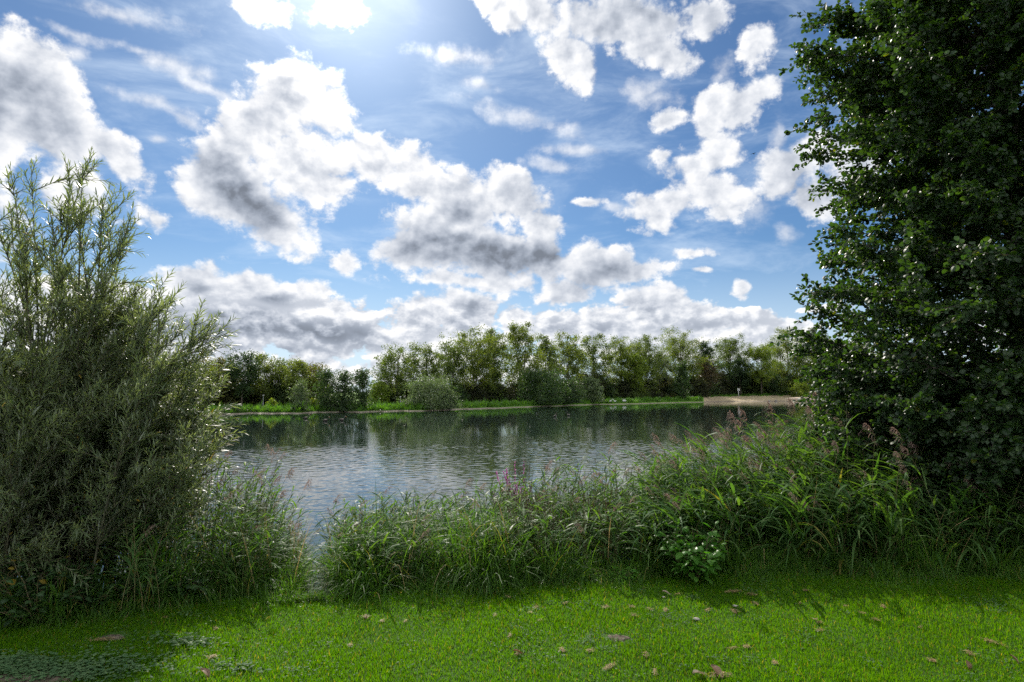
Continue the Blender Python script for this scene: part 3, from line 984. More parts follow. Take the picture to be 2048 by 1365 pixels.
# the thicket under the trees
r_t = np.random.default_rng(3)
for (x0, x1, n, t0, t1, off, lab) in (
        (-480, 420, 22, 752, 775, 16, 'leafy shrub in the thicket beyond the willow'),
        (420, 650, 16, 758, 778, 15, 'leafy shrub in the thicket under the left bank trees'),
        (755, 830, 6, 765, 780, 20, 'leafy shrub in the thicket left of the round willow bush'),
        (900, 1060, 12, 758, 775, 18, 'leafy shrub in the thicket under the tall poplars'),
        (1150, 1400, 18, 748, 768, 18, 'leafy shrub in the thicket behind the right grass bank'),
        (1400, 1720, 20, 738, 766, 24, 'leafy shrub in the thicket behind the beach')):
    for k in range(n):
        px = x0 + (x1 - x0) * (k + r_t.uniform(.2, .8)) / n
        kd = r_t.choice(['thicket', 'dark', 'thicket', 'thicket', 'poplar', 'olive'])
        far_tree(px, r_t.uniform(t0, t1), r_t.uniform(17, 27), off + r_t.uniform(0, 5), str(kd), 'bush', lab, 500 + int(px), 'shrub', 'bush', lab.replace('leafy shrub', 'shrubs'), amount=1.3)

# ------------------------------------------------------------------ lawn
def lawn():
    r = np.random.default_rng(11)
    n = 620000
    y = r.uniform(1.9, 6.1, n)
    x = r.uniform(-1, 1, n) * (.84 * y + 1.3)
    e = edge_y(x) + .12 * np.sin(x * 5.1) + .08 * np.sin(x * 13 + 1)
    keep = (y < e + .15) & (r.uniform(0, 1, n) < np.clip((y - .6) / 3.2, .3, 1))
    for (px, py, rad) in SOIL:
        c = on_plane(px, py)
        keep &= ~((((x - c.x) / rad) ** 2 + ((y - c.y) / (rad * .8)) ** 2 < 1) & (r.uniform(0, 1, n) < .93))
    x, y = x[keep], y[keep]
    n = len(x)
    z = ground_z(x, y) - .004
    patch = np.sin(2.3 * x + 1) * np.sin(2.9 * y) + .6 * np.sin(6.1 * x + 2 * y) + .5 * np.sin(9 * y - 4 * x)
    L = (.025 + .004 * patch.clip(-1, 1)) * r.uniform(.6, 1.5, n) + .02 * (r.uniform(0, 1, n) < .02)
    az = r.uniform(0, 2 * np.pi, n)
    lean = np.abs(r.normal(.45, .3, n))
    d = np.stack([np.cos(az) * lean, np.sin(az) * lean, np.ones(n)], 1)
    V, F = ribbons(np.stack([x, y, z], 1), d, L, r.uniform(.0028, .0052, n), r.uniform(.0, .9, n), 2, [1, .8, .06])
    tag(MB().add(V, F).build('lawn_grass', M['grass']), kind='stuff')


SOIL = [(1237, 1281, .085), (60, 1352, .22), (230, 1280, .10), (1215, 1275, .05)]
lawn()


def clover():
    """Low clover and daisy leaves sprinkled through the turf."""
    r = np.random.default_rng(15)
    C = []
    for _ in range(170):
        y = r.uniform(3.1, 5.6)
        x = r.uniform(-1, 1) * .82 * y
        k = int(r.integers(6, 40))
        sp = r.uniform(.03, .12)
        C.append(np.stack([x + r.normal(0, sp, k), y + r.normal(0, sp, k)], 1))
    C = np.concatenate(C)
    C = C[C[:, 1] < edge_y(C[:, 0])]
    n = len(C)
    a = r.uniform(0, 6.28, n)
    B = np.stack([C[:, 0], C[:, 1], ground_z(C[:, 0], C[:, 1]) + r.uniform(.014, .03, n)], 1)
    d = np.stack([np.cos(a), np.sin(a), r.normal(.1, .2, n)], 1)
    L = r.uniform(.007, .016, n)
    V, F = ribbons(B, d, L, L * .9, .3, 3, [.35, 1, .95, .3], fold=.2)
    tag(MB().add(V, F).build('clover_leaves', M['ivy']), kind='stuff')


clover()


# bare soil patches in the lawn
def soil_patch(px, py, rx, ry, label, seed):
    c = on_plane(px, py)
    r = np.random.default_rng(seed)
    m, k = 28, 7
    a = np.arange(m) * 2 * np.pi / m
    f = 1 + .18 * np.sin(3 * a + seed) + .12 * np.sin(7 * a + 2 * seed) + r.normal(0, .04, m)
    V = [[0, 0, .016]]
    for i in range(1, k + 1):
        t = i / k
        for j in range(m):
            V.append([rx * t * f[j] * math.cos(a[j]), ry * t * f[j] * math.sin(a[j]), (.016 * (1 - t ** 2) + r.normal(0, .0035)) if i < k else -.015])
    V = np.array(V)
    mb = MB()
    j = np.arange(m)
    mb.add(V, np.zeros((0, 3), int))
    mb.f.append((np.stack([np.zeros(m, int), 1 + j, 1 + (j + 1) % m], 1), 0, True))
    for i in range(k - 1):
        mb.f.append((np.stack([1 + i * m + j, 1 + (i + 1) * m + j, 1 + (i + 1) * m + (j + 1) % m, 1 + i * m + (j + 1) % m], 1), 0, True))
    o = mb.build('soil_patch', M['soil'], None, (c.x, c.y, float(ground_z(c.x, c.y))))
    tag(o, label, 'soil', None, 'structure')


soil_patch(1237, 1281, .075, .06, None, 1)
soil_patch(60, 1352, .26, .13, None, 2)
soil_patch(225, 1283, .09, .045, None, 3)


# ------------------------------------------------------------------ debris on the lawn
def dry_clump(seed, rad, n):
    r = np.random.default_rng(seed)
    b = np.stack([r.normal(0, rad, n), r.normal(0, rad * .55, n), np.abs(r.normal(.008, .007, n)) + .022], 1)
    a = r.uniform(0, 2 * np.pi, n)
    d = np.stack([np.cos(a), np.sin(a), r.normal(.0, .16, n)], 1)
    V, F = ribbons(b, d, r.uniform(.015, .04, n), r.uniform(.002, .005, n), r.uniform(0, .8, n), 3, [.6, 1, .8, .1])
    k = F.shape[0] // 3
    sel = (np.arange(len(F)) < len(F) * .3)
    mb = MB().add(V, F[~sel])
    mb.f.append((F[sel], 1, False))
    return mb.mesh('dry_clump', [M['straw'], M['deadleaf']])


CLUMP_MESH = [dry_clump(40 + k, [.014, .020, .028, .042][k % 4], [45, 80, 120, 190][k % 4]) for k in range(8)]
SMALL = 'small clump of dry mown grass scattered on the sunny lawn'
CLUMPS = [  # px, py, size index, label
    (1017, 1196, 2, 'straw coloured clump near the lawn edge beside the upright brown leaf'), (732, 1232, 1, SMALL), (765, 1240, 0, SMALL), (810, 1241, 0, SMALL), (1132, 1214, 1, SMALL),
    (1072, 1222, 1, SMALL), (1060, 1233, 0, SMALL), (990, 1238, 0, SMALL), (1080, 1249, 0, SMALL), (1213, 1222, 1, SMALL), (1265, 1220, 2, SMALL), (1300, 1224, 1, SMALL), (1331, 1225, 2, SMALL),
    (1268, 1238, 1, SMALL), (1467, 1187, 3, 'larger dry grass clump right of the pale stone, left of its twin'), (1502, 1191, 3, 'larger dry grass clump right of the pale stone, right of its twin'), (1512, 1209, 1, SMALL), (1470, 1223, 1, SMALL),
    (1416, 1222, 1, SMALL), (1640, 1260, 1, SMALL), (1726, 1227, 2, 'dark brown dry clump in the right part of the lawn'), (1752, 1240, 1, SMALL), (1767, 1216, 1, SMALL), (1612, 1181, 2, SMALL), (1465, 1300, 1, SMALL), (1494, 1296, 1, SMALL),
    (1125, 1308, 1, SMALL), (1292, 1316, 1, SMALL), (1220, 1342, 3, 'brown clump of dead grass at the bottom edge of the lawn'), (1440, 1351, 3, 'dry heap beside the brown leaves at the bottom edge'), (1865, 1322, 2, SMALL), (1985, 1288, 3, 'long flat mat of dry grass in the shaded right corner'),
    (1310, 1350, 1, SMALL), (1035, 1313, 0, SMALL), (1180, 1310, 0, SMALL), (1640, 1245, 1, SMALL), (1690, 1212, 0, SMALL), (1940, 1310, 1, SMALL), (425, 1318, 2, 'brown clump of dead grass in the left part of the lawn'), (205, 1288, 3, 'flattened brown grass beside the left soil patch'),
    (330, 1245, 1, SMALL), (432, 1260, 0, SMALL), (1550, 1330, 0, SMALL), (1600, 1205, 0, SMALL), (1356, 1190, 0, SMALL), (1840, 1255, 0, SMALL), (700, 1290, 0, SMALL), (1020, 1280, 0, SMALL),
]
for k, (px, py, si, lab) in enumerate(CLUMPS):
    c = on_plane(px, py)
    o = link('dry_grass_clump', CLUMP_MESH[(si + 4 * (k % 2)) % 8], None, (c.x, c.y, float(ground_z(c.x, c.y)) - .002))
    o.scale = (.55 + .5 * ((k * 7) % 5) / 5, .45 + .4 * ((k * 3) % 4) / 4, .55)
    o.rotation_euler = (0, 0, (k * 2.4) % 3.0 - .4)
    tag(o, lab, 'grass clump', 'dry clumps on the lawn')


def fallen_leaf(px, py, label, mat, size, tilt, rotz):
    t = np.linspace(0, 1, 8)
    w = np.sin(np.pi * np.clip(t * .93 + .05, 0, 1)) ** .8 * size * .34
    V, F = [], []
    for i, tt in enumerate(t):
        for j in (-1, -.5, 0, .5, 1):
            V.append([w[i] * j, size * (tt - .5), .10 * size * abs(j) ** 1.5 * 1.4 + .12 * size * math.sin(3 * tt) + .012 * size * math.sin(9 * tt + 3 * j)])
    for i in range(7):
        for j in range(4):
            a = i * 5 + j
            F.append([a, a + 1, a + 6, a + 5])
    mb = MB().add(np.array(V), np.array(F), 0, True)
    st = np.array([[0, -size * .5, 0], [0, -size * .62, .004], [.01, -size * .75, .012]])
    mb.add(*tubes(st[None], np.array([[.0016, .0013, .001]]), 5), 0, True)
    c = on_plane(px, py)
    o = mb.build('fallen_leaf', M[mat], None, (c.x, c.y, float(ground_z(c.x, c.y)) + .022))
    o.rotation_euler = (tilt, .15, rotz)
    tag(o, label, 'leaf', 'fallen leaves on the lawn')


fallen_leaf(970, 1172, 'brown leaf standing upright at the edge of the lawn', 'deadleaf', .07, 1.15, .3)
fallen_leaf(1331, 1190, 'pale curled leaf on the lawn below the leafy bush', 'paleleaf', .06, .3, 1.2)
fallen_leaf(1035, 1314, 'brown leaf lying in the middle of the lower lawn', 'deadleaf', .06, .4, 1.9)
fallen_leaf(408, 1358, 'dark curled leaf at the bottom edge left of the middle', 'deadleaf', .075, .5, 1.3)
fallen_leaf(1430, 1348, 'large dark brown leaf at the bottom edge of the lawn', 'deadleaf', .09, .35, .4)
fallen_leaf(1396, 1354, 'pale torn leaf beside the large dark brown leaf', 'paleleaf', .075, .2, 2.0)
fallen_leaf(1630, 1243, 'grey brown leaf in the right part of the lawn', 'paleleaf', .06, .3, 2.4)
fallen_leaf(1935, 1338, 'dark leaf standing up in the shaded right corner', 'deadleaf', .055, 1.0, .2)
fallen_leaf(2028, 1330, 'dark leaf at the right edge of the shaded lawn', 'deadleaf', .06, .8, .8)
for k, (px, py, lab, s) in enumerate(((1393, 1244, 'grey rounded stone on the lawn right of the middle', .022), (1327, 1195, 'small stone beside the pale curled leaf', .012), (1470, 1214, 'flat pale stone below the twin dry clumps', .016))):
    c = on_plane(px, py)
    o = MB().add(*blob(s, s * .7, s * .55, k + 3), 0, True).build('stone', M['stone'], None, (c.x, c.y, float(ground_z(c.x, c.y)) + s * .75))
    tag(o, lab, 'stone', 'stones on the lawn')


# ground ivy patches, lower left
def ground_ivy():
    r = np.random.default_rng(21)
    mb = MB()
    B = []
    for (px, py, rx, ry, n) in ((100, 1345, 210, 22, 1000), (30, 1340, 100, 22, 600), (370, 1290, 70, 14, 160), (480, 1340, 60, 12, 60), (250, 1325, 120, 20, 200)):
        for _ in range(n):
            p = on_plane(px + r.normal(0, rx * .5), min(py + r.normal(0, ry * .5), 1420))
            B.append((p.x, p.y, float(ground_z(p.x, p.y)) + r.uniform(.012, .035)))
    B = np.array(B)
    n = len(B)
    a = r.uniform(0, 2 * np.pi, n)
    d = np.stack([np.cos(a), np.sin(a), r.normal(.1, .25, n)], 1)
    L = r.uniform(.012, .026, n)
    V, F = ribbons(B - d * L[:, None] * .5, d, L, L * 1.1, .2, 4, [.5, .95, 1, .8, .25], fold=.25)
    tag(mb.add(V, F).build('ground_ivy', M['ivy']), kind='stuff')


ground_ivy()


# ------------------------------------------------------------------ reeds
TOP_PX = np.array([(-400, 900), (380, 905), (430, 895), (470, 910), (520, 945), (560, 990), (590, 1035), (610, 1090), (622, 1150), (668, 1150), (684, 1000), (740, 992), (830, 985), (950, 985), (1000, 955), (1100, 935),
                   (1300, 915), (1430, 878), (1550, 852), (1700, 835), (1850, 855), (2048, 880), (2600, 880)])


def top_py(px):
    return np.interp(px, TOP_PX[:, 0], TOP_PX[:, 1])


def px_of(x, y):
    return W0 / 2 + FPX * x / y           # good enough for verticals near the horizon


def reed_parts(bases, Hh, r, lean_x, bias_x, leafy=1.0, pan=None, leaf_scale=1.0):
    """Stems, leaves and panicles of many reeds. lean_x: sideways lean of the stem, bias_x: side to which wind turns the leaves."""
    n = len(bases)
    K = 7
    t = np.linspace(0, 1, K)
    lx = np.broadcast_to(lean_x, (n,)) + r.normal(0, .13, n)
    ly = r.normal(-.03, .12, n)
    P = np.zeros((n, K, 3))
    P[:, :, 0] = bases[:, None, 0] + (lx * Hh)[:, None] * t ** 1.7
    P[:, :, 1] = bases[:, None, 1] + (ly * Hh)[:, None] * t ** 1.7
    P[:, :, 2] = bases[:, None, 2] + Hh[:, None] * t * (1 - .10 * (np.abs(lx) + np.abs(ly))[:, None] * t)
    rad = (.0032 * (1 - .65 * t))[None] * r.uniform(.8, 1.2, n)[:, None]
    stems = tubes(P, rad, 4)
    # leaves
    m = 11
    tt = np.linspace(.22, .97, m)[None] + r.uniform(-.03, .03, (n, m))
    keep = r.uniform(0, 1, (n, m)) < leafy
    ki = np.clip((tt * (K - 1)).astype(int), 0, K - 2)
    fr = tt * (K - 1) - ki
    I = np.arange(n)[:, None]
    Q = P[I, ki] * (1 - fr)[..., None] + P[I, ki + 1] * fr[..., None]
    az = r.uniform(0, 2 * np.pi, (n, m))
    b = np.broadcast_to(bias_x, (n,))[:, None]
    dx, dy = np.cos(az) + b * 1.1, np.sin(az) * .8
    s = np.sqrt(dx ** 2 + dy ** 2) + 1e-6
    up = r.uniform(.35, 1.3, (n, m))
    D = np.stack([dx / s, dy / s, up], -1)
    L = leaf_scale * r.uniform(.20, .42, (n, m)) * (.65 + .5 * np.sin(np.pi * np.clip(tt, 0, 1)))
    W = r.uniform(.011, .022, (n, m)) * leaf_scale
    dr = r.uniform(.4, 1.6, (n, m))
    k = keep.ravel()
    leaves = ribbons(Q.reshape(-1, 3)[k], D.reshape(-1, 3)[k], L.ravel()[k], W.ravel()[k], dr.ravel()[k], 5, [.55, 1, .95, .75, .42, .04], twist=r.uniform(-.6, .6, k.sum()))
    pans = None
    if pan is not None and pan.any():
        ii = np.where(pan)[0]
        q = 46
        base = np.repeat(P[ii, -1], q, 0)
        u = r.uniform(0, 1, len(base))
        side = np.repeat(np.sign(np.broadcast_to(bias_x, (n,))[ii] + r.normal(0, .45, len(ii))), q)
        ln = np.repeat(r.uniform(.11, .19, len(ii)), q)
        axis = np.stack([side * .5 * u, 0 * u, u - .42 * u * u], 1) * ln[:, None]
        d = np.stack([side * r.uniform(.1, 1.2, len(u)), r.normal(0, .45, len(u)), r.uniform(.1, 1.2, len(u))], 1)
        pans = ribbons(base + axis, d, r.uniform(.035, .085, len(u)) * (1.15 - .6 * u), r.uniform(.0028, .0055, len(u)), r.uniform(1.0, 2.6, len(u)), 3, [.5, 1, 1.1, .3])
    return stems, leaves, pans


def bed_points(r, n, x0, x1, depth):
    """Rooting places behind the lawn edge."""
    px = r.uniform(x0, x1, n)
    s = r.uniform(0, 1, n) ** .85 * depth
    y = 5.9 + s
    x = (px - W0 / 2) / FPX * y
    y = edge_y(x) + .25 + s
    x = (px - W0 / 2) / FPX * y
    return np.stack([x, y, ground_z(x, y) - .03], 1), s


def reed_heights(B, s, r, lo, soft=1.5):
    px = px_of(B[:, 0], B[:, 1])
    ztop = CAMZ - (top_py(px) - HORIZON) / FPX * B[:, 1]
    f = (lo + (1 - lo) * sstep(s / soft)) * r.uniform(.72, 1.05, len(s))
    return np.maximum(.25, (ztop - B[:, 2]) * f)


REED_BEDS = [  # x range in the photograph, depth of the bed, count of the mass, lean, bias, share with panicles, leafy, height share at the front
    (676, 1010, 2.3, 520, .06, .25, .02, 1.0, .62),
    (1000, 1300, 2.6, 420, .10, -.1, .05, .95, .60),
    (1290, 2150, 3.0, 1500, .10, -.85, .20, 1.0, .58),
    (470, 612, 3.2, 230, .10, .6, .05, .8, .55),
    (250, 520, 3.0, 320, .05, .3, .10, .8, .55),
]


def reeds():
    r = np.random.default_rng(31)
    mass = MB()
    for (x0, x1, dep, n, lean, bias, pshare, leafy, lo) in REED_BEDS:
        B, s = bed_points(r, n, x0, x1, dep)
        Hh = reed_heights(B, s, r, lo)
        lsc = 1.55 if x0 > 1200 else (.8 if x0 < 620 else .95)
        st, lv, pn = reed_parts(B, Hh, r, lean, bias, leafy, r.uniform(0, 1, n) < pshare, lsc)
        mass.add(*st, 0, True).add(*lv, 1)
        if pn:
            mass.add(*pn, 2)
    # dead, bent and broken stems and old leaves among the green
    for (x0, x1, dep, n) in ((676, 1300, 1.6, 150), (1300, 2100, 1.6, 240), (470, 610, 2.0, 50)):
        B, s = bed_points(r, n, x0, x1, dep)
        a = r.uniform(0, 6.28, n)
        ln = np.abs(r.normal(.3, .5, n))
        d = np.stack([np.cos(a) * ln, np.sin(a) * ln * .6 - .1, np.ones(n)], 1)
        mass.add(*ribbons(B, d, r.uniform(.35, 1.0, n), r.uniform(.004, .009, n), r.uniform(.0, 1.8, n), 6, [.8, 1, 1, .9, .7, .5, .1]), 3)
    tag(mass.build('reed_bed', [M['reed_stem'], M['reed_leaf'], M['panicle'], M['straw']]), kind='stuff')
    # single reeds that stand out: prototypes 1 m tall, copied
    protos = {}

    def proto(key, lean, bias, leafy, seed, lsc):
        q = np.random.default_rng(seed)
        out = []
        for k in range(5):
            st, lv, pn = reed_parts(np.zeros((1, 3)), np.array([1.0]), q, lean, bias, leafy, np.array([True]), lsc)
            out.append((MB().add(*st, 0, True).mesh('reed_stem', M['reed_stem']), MB().add(*lv).mesh('reed_leaves', M['reed_leaf']), MB().add(*pn).mesh('reed_panicle', M['panicle'])))
        protos[key] = out
    proto('l', .12, .7, .6, 51, .62)
    proto('m', .05, .25, .9, 52, .72)
    proto('r', .12, -.85, 1.0, 53, .95)
    made = {}
    sets = [('l', 470, 600, 3.0, 1.2, 22, 'left of the water gap', 3),
            ('m', 680, 1000, 2.0, .9, 56, 'in the clump right of the water gap', 1),
            ('m', 1010, 1290, 2.4, 1.0, 50, 'among the brown loosestrife stalks', 1),
            ('r', 1300, 2060, 2.8, .6, 150, 'in the dense bed before the near alder', 3)]
    for key, x0, x1, dep, s0, n, where, npan in sets:
        B, s = bed_points(r, n, x0, x1, dep)
        Hh = reed_heights(B, s0 + s, r, .8) * 1.06
        for i in range(n):
            k = int(r.integers(0, 5))
            h = float(Hh[i])
            lab = ('reed with a purplish plume ' if k < npan else 'leafy green reed without plume ') + where
            if (key, k) not in made:
                root = thing('reed', lab, 'reed', B[i])
                for nm, me in list(zip(('stem', 'leaves', 'panicle'), protos[key][k]))[:3 if k < npan else 2]:
                    link(nm, me, root)
                made[(key, k)] = root
                o = root
            else:
                o = dup(made[(key, k)], B[i], label=lab)
            o['group'] = lab.replace('reed', 'reeds', 1).replace('a purplish plume', 'purplish plumes')
            o.scale = (h ** .6, h ** .6, h)
            o.rotation_euler = (r.normal(0, .03), r.normal(0, .05), r.normal(0, .35))


reeds()


# ------------------------------------------------------------------ sedge tufts and the rough grass at the lawn edge
def tuft_mesh(seed, n, Lm, spread, w=.007):
    r = np.random.default_rng(seed)
    a = r.uniform(0, 2 * np.pi, n)
    b = np.stack([r.normal(0, spread, n), r.normal(0, spread, n), np.full(n, -.02)], 1)
    ln = np.abs(r.normal(.55, .35, n))
    d = np.stack([np.cos(a) * ln, np.sin(a) * ln, np.ones(n)], 1)
    V, F = ribbons(b, d, Lm * r.uniform(.5, 1.15, n), w * r.uniform(.6, 1.3, n), r.uniform(.6, 2.4, n), 6, [.8, 1, 1, .9, .7, .4, .04], twist=r.uniform(-.5, .5, n))
    return MB().add(V, F).mesh('tuft', M['sedge'])


TUFTS = [tuft_mesh(60 + k, 110, [.55, .75, .9, .65][k % 4], .05 + .02 * (k % 3)) for k in range(6)]
r_s = np.random.default_rng(61)
for (x0, x1, s0, s1, n, sc, lab) in ((430, 640, .05, 1.5, 34, .85, 'arching sedge tuft on the bank left of the water gap'), (676, 1010, .0, 1.2, 64, .95, 'arching sedge tuft below the reeds right of the water gap'),
                                     (1000, 1310, .0, .6, 26, .7, 'grassy tuft below the purple loosestrife stalks'), (1440, 2060, .0, .6, 36, .75, 'grassy tuft at the foot of the right reed bed'), (-40, 430, .0, .7, 34, .8, 'grassy tuft in the shade under the willow')):
    for i in range(n):
        px = r_s.uniform(x0, x1)
        s = r_s.uniform(s0, s1)
        y = 5.6
        for _ in range(3):
            x = (px - W0 / 2) / FPX * y
            y = float(edge_y(x)) + .12 + s
        if 612 < px < 682:
            continue
        else:
            sc2 = sc
        o = link('sedge_tuft', TUFTS[int(r_s.integers(0, 6))], None, (x, y, float(ground_z(x, y))))
        k = sc2 * r_s.uniform(.7, 1.15)
        o.scale = (k, k, k * r_s.uniform(.85, 1.15))
        o.rotation_euler = (0, 0, r_s.uniform(0, 6.28))
        tag(o, lab, 'grass tuft', lab.replace('tuft', 'tufts'))


def rough_grass():
    r = np.random.default_rng(71)
    n = 34000
    x = r.uniform(-5.2, 5.8, n)
    s = r.normal(.14, .27, n)
    y = edge_y(x) + s + .1 * np.sin(x * 5) + .07 * np.sin(x * 11)
    px = px_of(x, y)
    s = np.where((px > 612) & (px < 680), np.minimum(s, .05) - .05, s)
    y = edge_y(x) + s + .1 * np.sin(x * 5) + .07 * np.sin(x * 11)
    z = ground_z(x, y) - .01
    a = r.uniform(0, 2 * np.pi, n)
    ln = np.abs(r.normal(.4, .3, n))
    d = np.stack([np.cos(a) * ln, np.sin(a) * ln, np.ones(n)], 1)
    L = (.05 + .16 * sstep((s + .15) / .5)) * r.uniform(.5, 1.5, n)
    V, F = ribbons(np.stack([x, y, z], 1), d, L, r.uniform(.003, .006, n), r.uniform(.3, 1.8, n), 4, [.8, 1, .85, .5, .05])
    # low growth over the bank itself, down to the water
    n2 = 16000
    x2 = r.uniform(-6.5, 7.5, n2)
    y2 = edge_y(x2) + r.uniform(.3, 3.2, n2)
    px = px_of(x2, y2)
    ok = ~((px > 618) & (px < 674))
    x2, y2 = x2[ok], y2[ok]
    a = r.uniform(0, 2 * np.pi, len(x2))
    d2 = np.stack([np.cos(a) * .5, np.sin(a) * .5, np.ones(len(x2))], 1)
    V2, F2 = ribbons(np.stack([x2, y2, ground_z(x2, y2) - .02], 1), d2, r.uniform(.12, .42, len(x2)), r.uniform(.004, .010, len(x2)), r.uniform(.4, 2, len(x2)), 4, [.8, 1, .85, .5, .05])
    tag(MB().add(V, F).add(V2, F2).build('rough_grass', M['tall_grass']), kind='stuff')


rough_grass()


# far bank fringe: tall grass and herbs along the opposite waterline
def far_fringe():
    r = np.random.default_rng(73)
    n = 60000
    px = r.uniform(380, 1720, n)
    az = np.arctan((px - W0 / 2) / FPX)
    off = np.abs(r.normal(0, 1, n)) * 3.0 + .5
    b = beachness(az) > .4
    off = np.where(b, 17 + r.uniform(0, 4, n), off)
    rr = far_r(az) + off
    x, y = rr * np.sin(az), rr * np.cos(az)
    clump = np.sin(az * 420) + np.sin(az * 173 + off) + r.normal(0, .5, n)
    L = np.where(b, .35, .34 + .16 * np.clip(clump, -1, 1)) * r.gamma(4, .27, n)
    a = r.uniform(0, 2 * np.pi, n)
    d = np.stack([np.cos(a) * .5, np.sin(a) * .5, np.ones(n)], 1)
    V, F = ribbons(np.stack([x, y, ground_z(x, y) - .02], 1), d, L, r.uniform(.05, .12, n), .5, 2, [.8, 1, .1])
    tag(MB().add(V, F).build('bank_herbs', FAR_GRASS), kind='stuff')


FAR_GRASS = leaf_mat('far_bank_grass', (.045, .12, .016), (.085, .18, .022), .4, (1.9, 2.0, .6), .5, .35)
far_fringe()


# ------------------------------------------------------------------ purple loosestrife
def loosestrife_meshes(seed, flower):
    r = np.random.default_rng(seed)
    K = 6
    t = np.linspace(0, 1, K)
    nb = 4
    P = [np.stack([.06 * t ** 2 * r.normal(), .06 * t ** 2 * r.normal(), t], 1)]
    for _ in range(nb):
        z0 = r.uniform(.35, .65)
        a = r.uniform(0, 6.28)
        P.append(np.stack([np.cos(a) * .16 * t ** .8, np.sin(a) * .16 * t ** .8, z0 + (r.uniform(.75, .98) - z0) * t], 1))
    P = np.array(P)
    stem = MB().add(*tubes(P, np.linspace(.0038, .0015, K)[None], 5), 0, True).mesh('loosestrife_stem', M['seed_head'])
    spikes = []
    for p in P:
        sp = MB()
        for (z0, z1, dens) in (((.78 if flower else .62), 1.0, 60 if flower else 80),):
            u = r.uniform(z0, z1, dens)
            q = np.stack([np.interp(u, t, p[:, k]) for k in range(3)], 1)
            a = r.uniform(0, 6.28, dens)
            d = np.stack([np.cos(a), np.sin(a), np.full(dens, .7)], 1)
            sp.add(*ribbons(q, d, (.013 if flower else .008) * r.uniform(.6, 1.3, dens), .006 if flower else .0035, .2, 2, [.7, 1, .3]))
        spikes.append(sp.mesh('loosestrife_spike', M['petal'] if flower else M['seed_head']))
    lf = MB()
    for p in P:
        nL = 52
        u = r.uniform(.08, .72, nL)
        q = np.stack([np.interp(u, t, p[:, k]) for k in range(3)], 1)
        a = r.uniform(0, 6.28, nL)
        d = np.stack([np.cos(a), np.sin(a), r.uniform(.1, .9, nL)], 1)
        lf.add(*ribbons(q, d, r.uniform(.035, .075, nL), r.uniform(.009, .015, nL), .6, 3, [.6, 1, .7, .06]))
    return [stem, lf.mesh('loosestrife_leaves', M['loose_leaf'])] + spikes


def loosestrife():
    r = np.random.default_rng(81)
    protos = [loosestrife_meshes(82 + k, False) for k in range(5)]
    roots = []
    lab = 'brown seeding loosestrife stalk between the reed clumps'

    def place(i, px, top, s, meshes, label, roots_):
        y = 5.7
        for _ in range(3):
            x = (px - W0 / 2) / FPX * y
            y = float(edge_y(x)) + .3 + s
        z = float(ground_z(x, y))
        h = CAMZ - (top - HORIZON) / FPX * y - z
        if i < len(roots_):
            o = dup(roots_[i], (x, y, z), label=label)
        else:
            o = thing('loosestrife', label, 'loosestrife', (x, y, z), 0, 'brown loosestrife stalks' if meshes is not fl else None)
            for nm, me in zip(['stem', 'leaves'] + ['flower_spike'] * 9, meshes):
                link(nm, me, o)
            if meshes is not fl:
                roots_.append(o)
        o.scale = (h * .9, h * .9, h)
        o.rotation_euler = (r.normal(0, .05), r.normal(.03, .07), r.uniform(0, 6.28))
    fl = None
    for j in range(105):
        px = r.uniform(990, 1300) if j % 3 else r.uniform(1005, 1110)
        s = r.uniform(.1, 2.2)
        top = np.interp(px, [990, 1030, 1060, 1120, 1180, 1300], [960, 935, 925, 945, 920, 935]) + r.uniform(0, 60) + (1.6 - s) * 35
        k = j % 5
        place(k if j >= 5 else 99, px, top, s, protos[k], lab, roots)
    fl = loosestrife_meshes(95, True)
    place(999, 1030, 921, 1.5, fl, 'purple flowering loosestrife spike, tallest beside the brown stalks', [])
    place(999, 1048, 918, 2.0, fl, 'second purple loosestrife, shorter, right of the tallest flowering spike', [])
    place(999, 623, 1120, 1.2, fl, 'small purple flowered loosestrife at the left of the water gap', [])


loosestrife()


# ------------------------------------------------------------------ broad-leaved plants
def leafy_plant(name, label, cat, loc, H, Wd, n_stem, per, leaf, mat, seed, group=None, flat=0.0, aspect=.62, up=.9):
    r = np.random.default_rng(seed)
    root = thing(name, label, cat, loc, 0, group)
    K = 6
    t = np.linspace(0, 1, K)
    sb, lb = MB(), MB()
    for i in range(n_stem):
        a = r.uniform(0, 6.28)
        q = r.uniform(.15, 1) ** .6 * Wd * .5
        h = H * r.uniform(.6, 1.02) * (1 - .35 * (q / (Wd * .5)) ** 2)
        P = np.stack([np.cos(a) * q * t ** .8, np.sin(a) * q * t ** .8, h * t ** (1 - flat * .4)], 1)
        P[:, :2] += r.normal(0, .01, (K, 2))
        P[0, 2] = -.03
        sb.add(*tubes(P[None], np.linspace(.005, .002, K)[None], 5), 0, True)
        u = r.uniform(.2, 1, per)
        b = np.stack([np.interp(u, t, P[:, k]) for k in range(3)], 1)
        az = r.uniform(0, 6.28, per)
        d = np.stack([np.cos(az), np.sin(az), r.uniform(-.2, up, per)], 1)
        st = r.uniform(.01, .05, per)
        b2 = b + d * st[:, None]
        sb.add(*tubes(np.stack([b, b2], 1), np.full((per, 2), .0012), 4), 0, True)
        L = leaf * r.uniform(.6, 1.25, per)
        lb.add(*ribbons(b2, d, L, L * aspect, r.uniform(.4, 1.4, per), 5, [.25, .85, 1, .85, .5, .05], twist=r.uniform(-.5, .5, per), fold=.28))
    sb.build('stem', M['twig'], root)
    lb.build('leaves', M[mat], root)
    return root


def ground_at(px, s):
    y = 5.5
    for _ in range(4):
        x = (px - W0 / 2) / FPX * y
        y = float(edge_y(x)) + s
    return Vector((x, y, float(ground_z(x, y))))


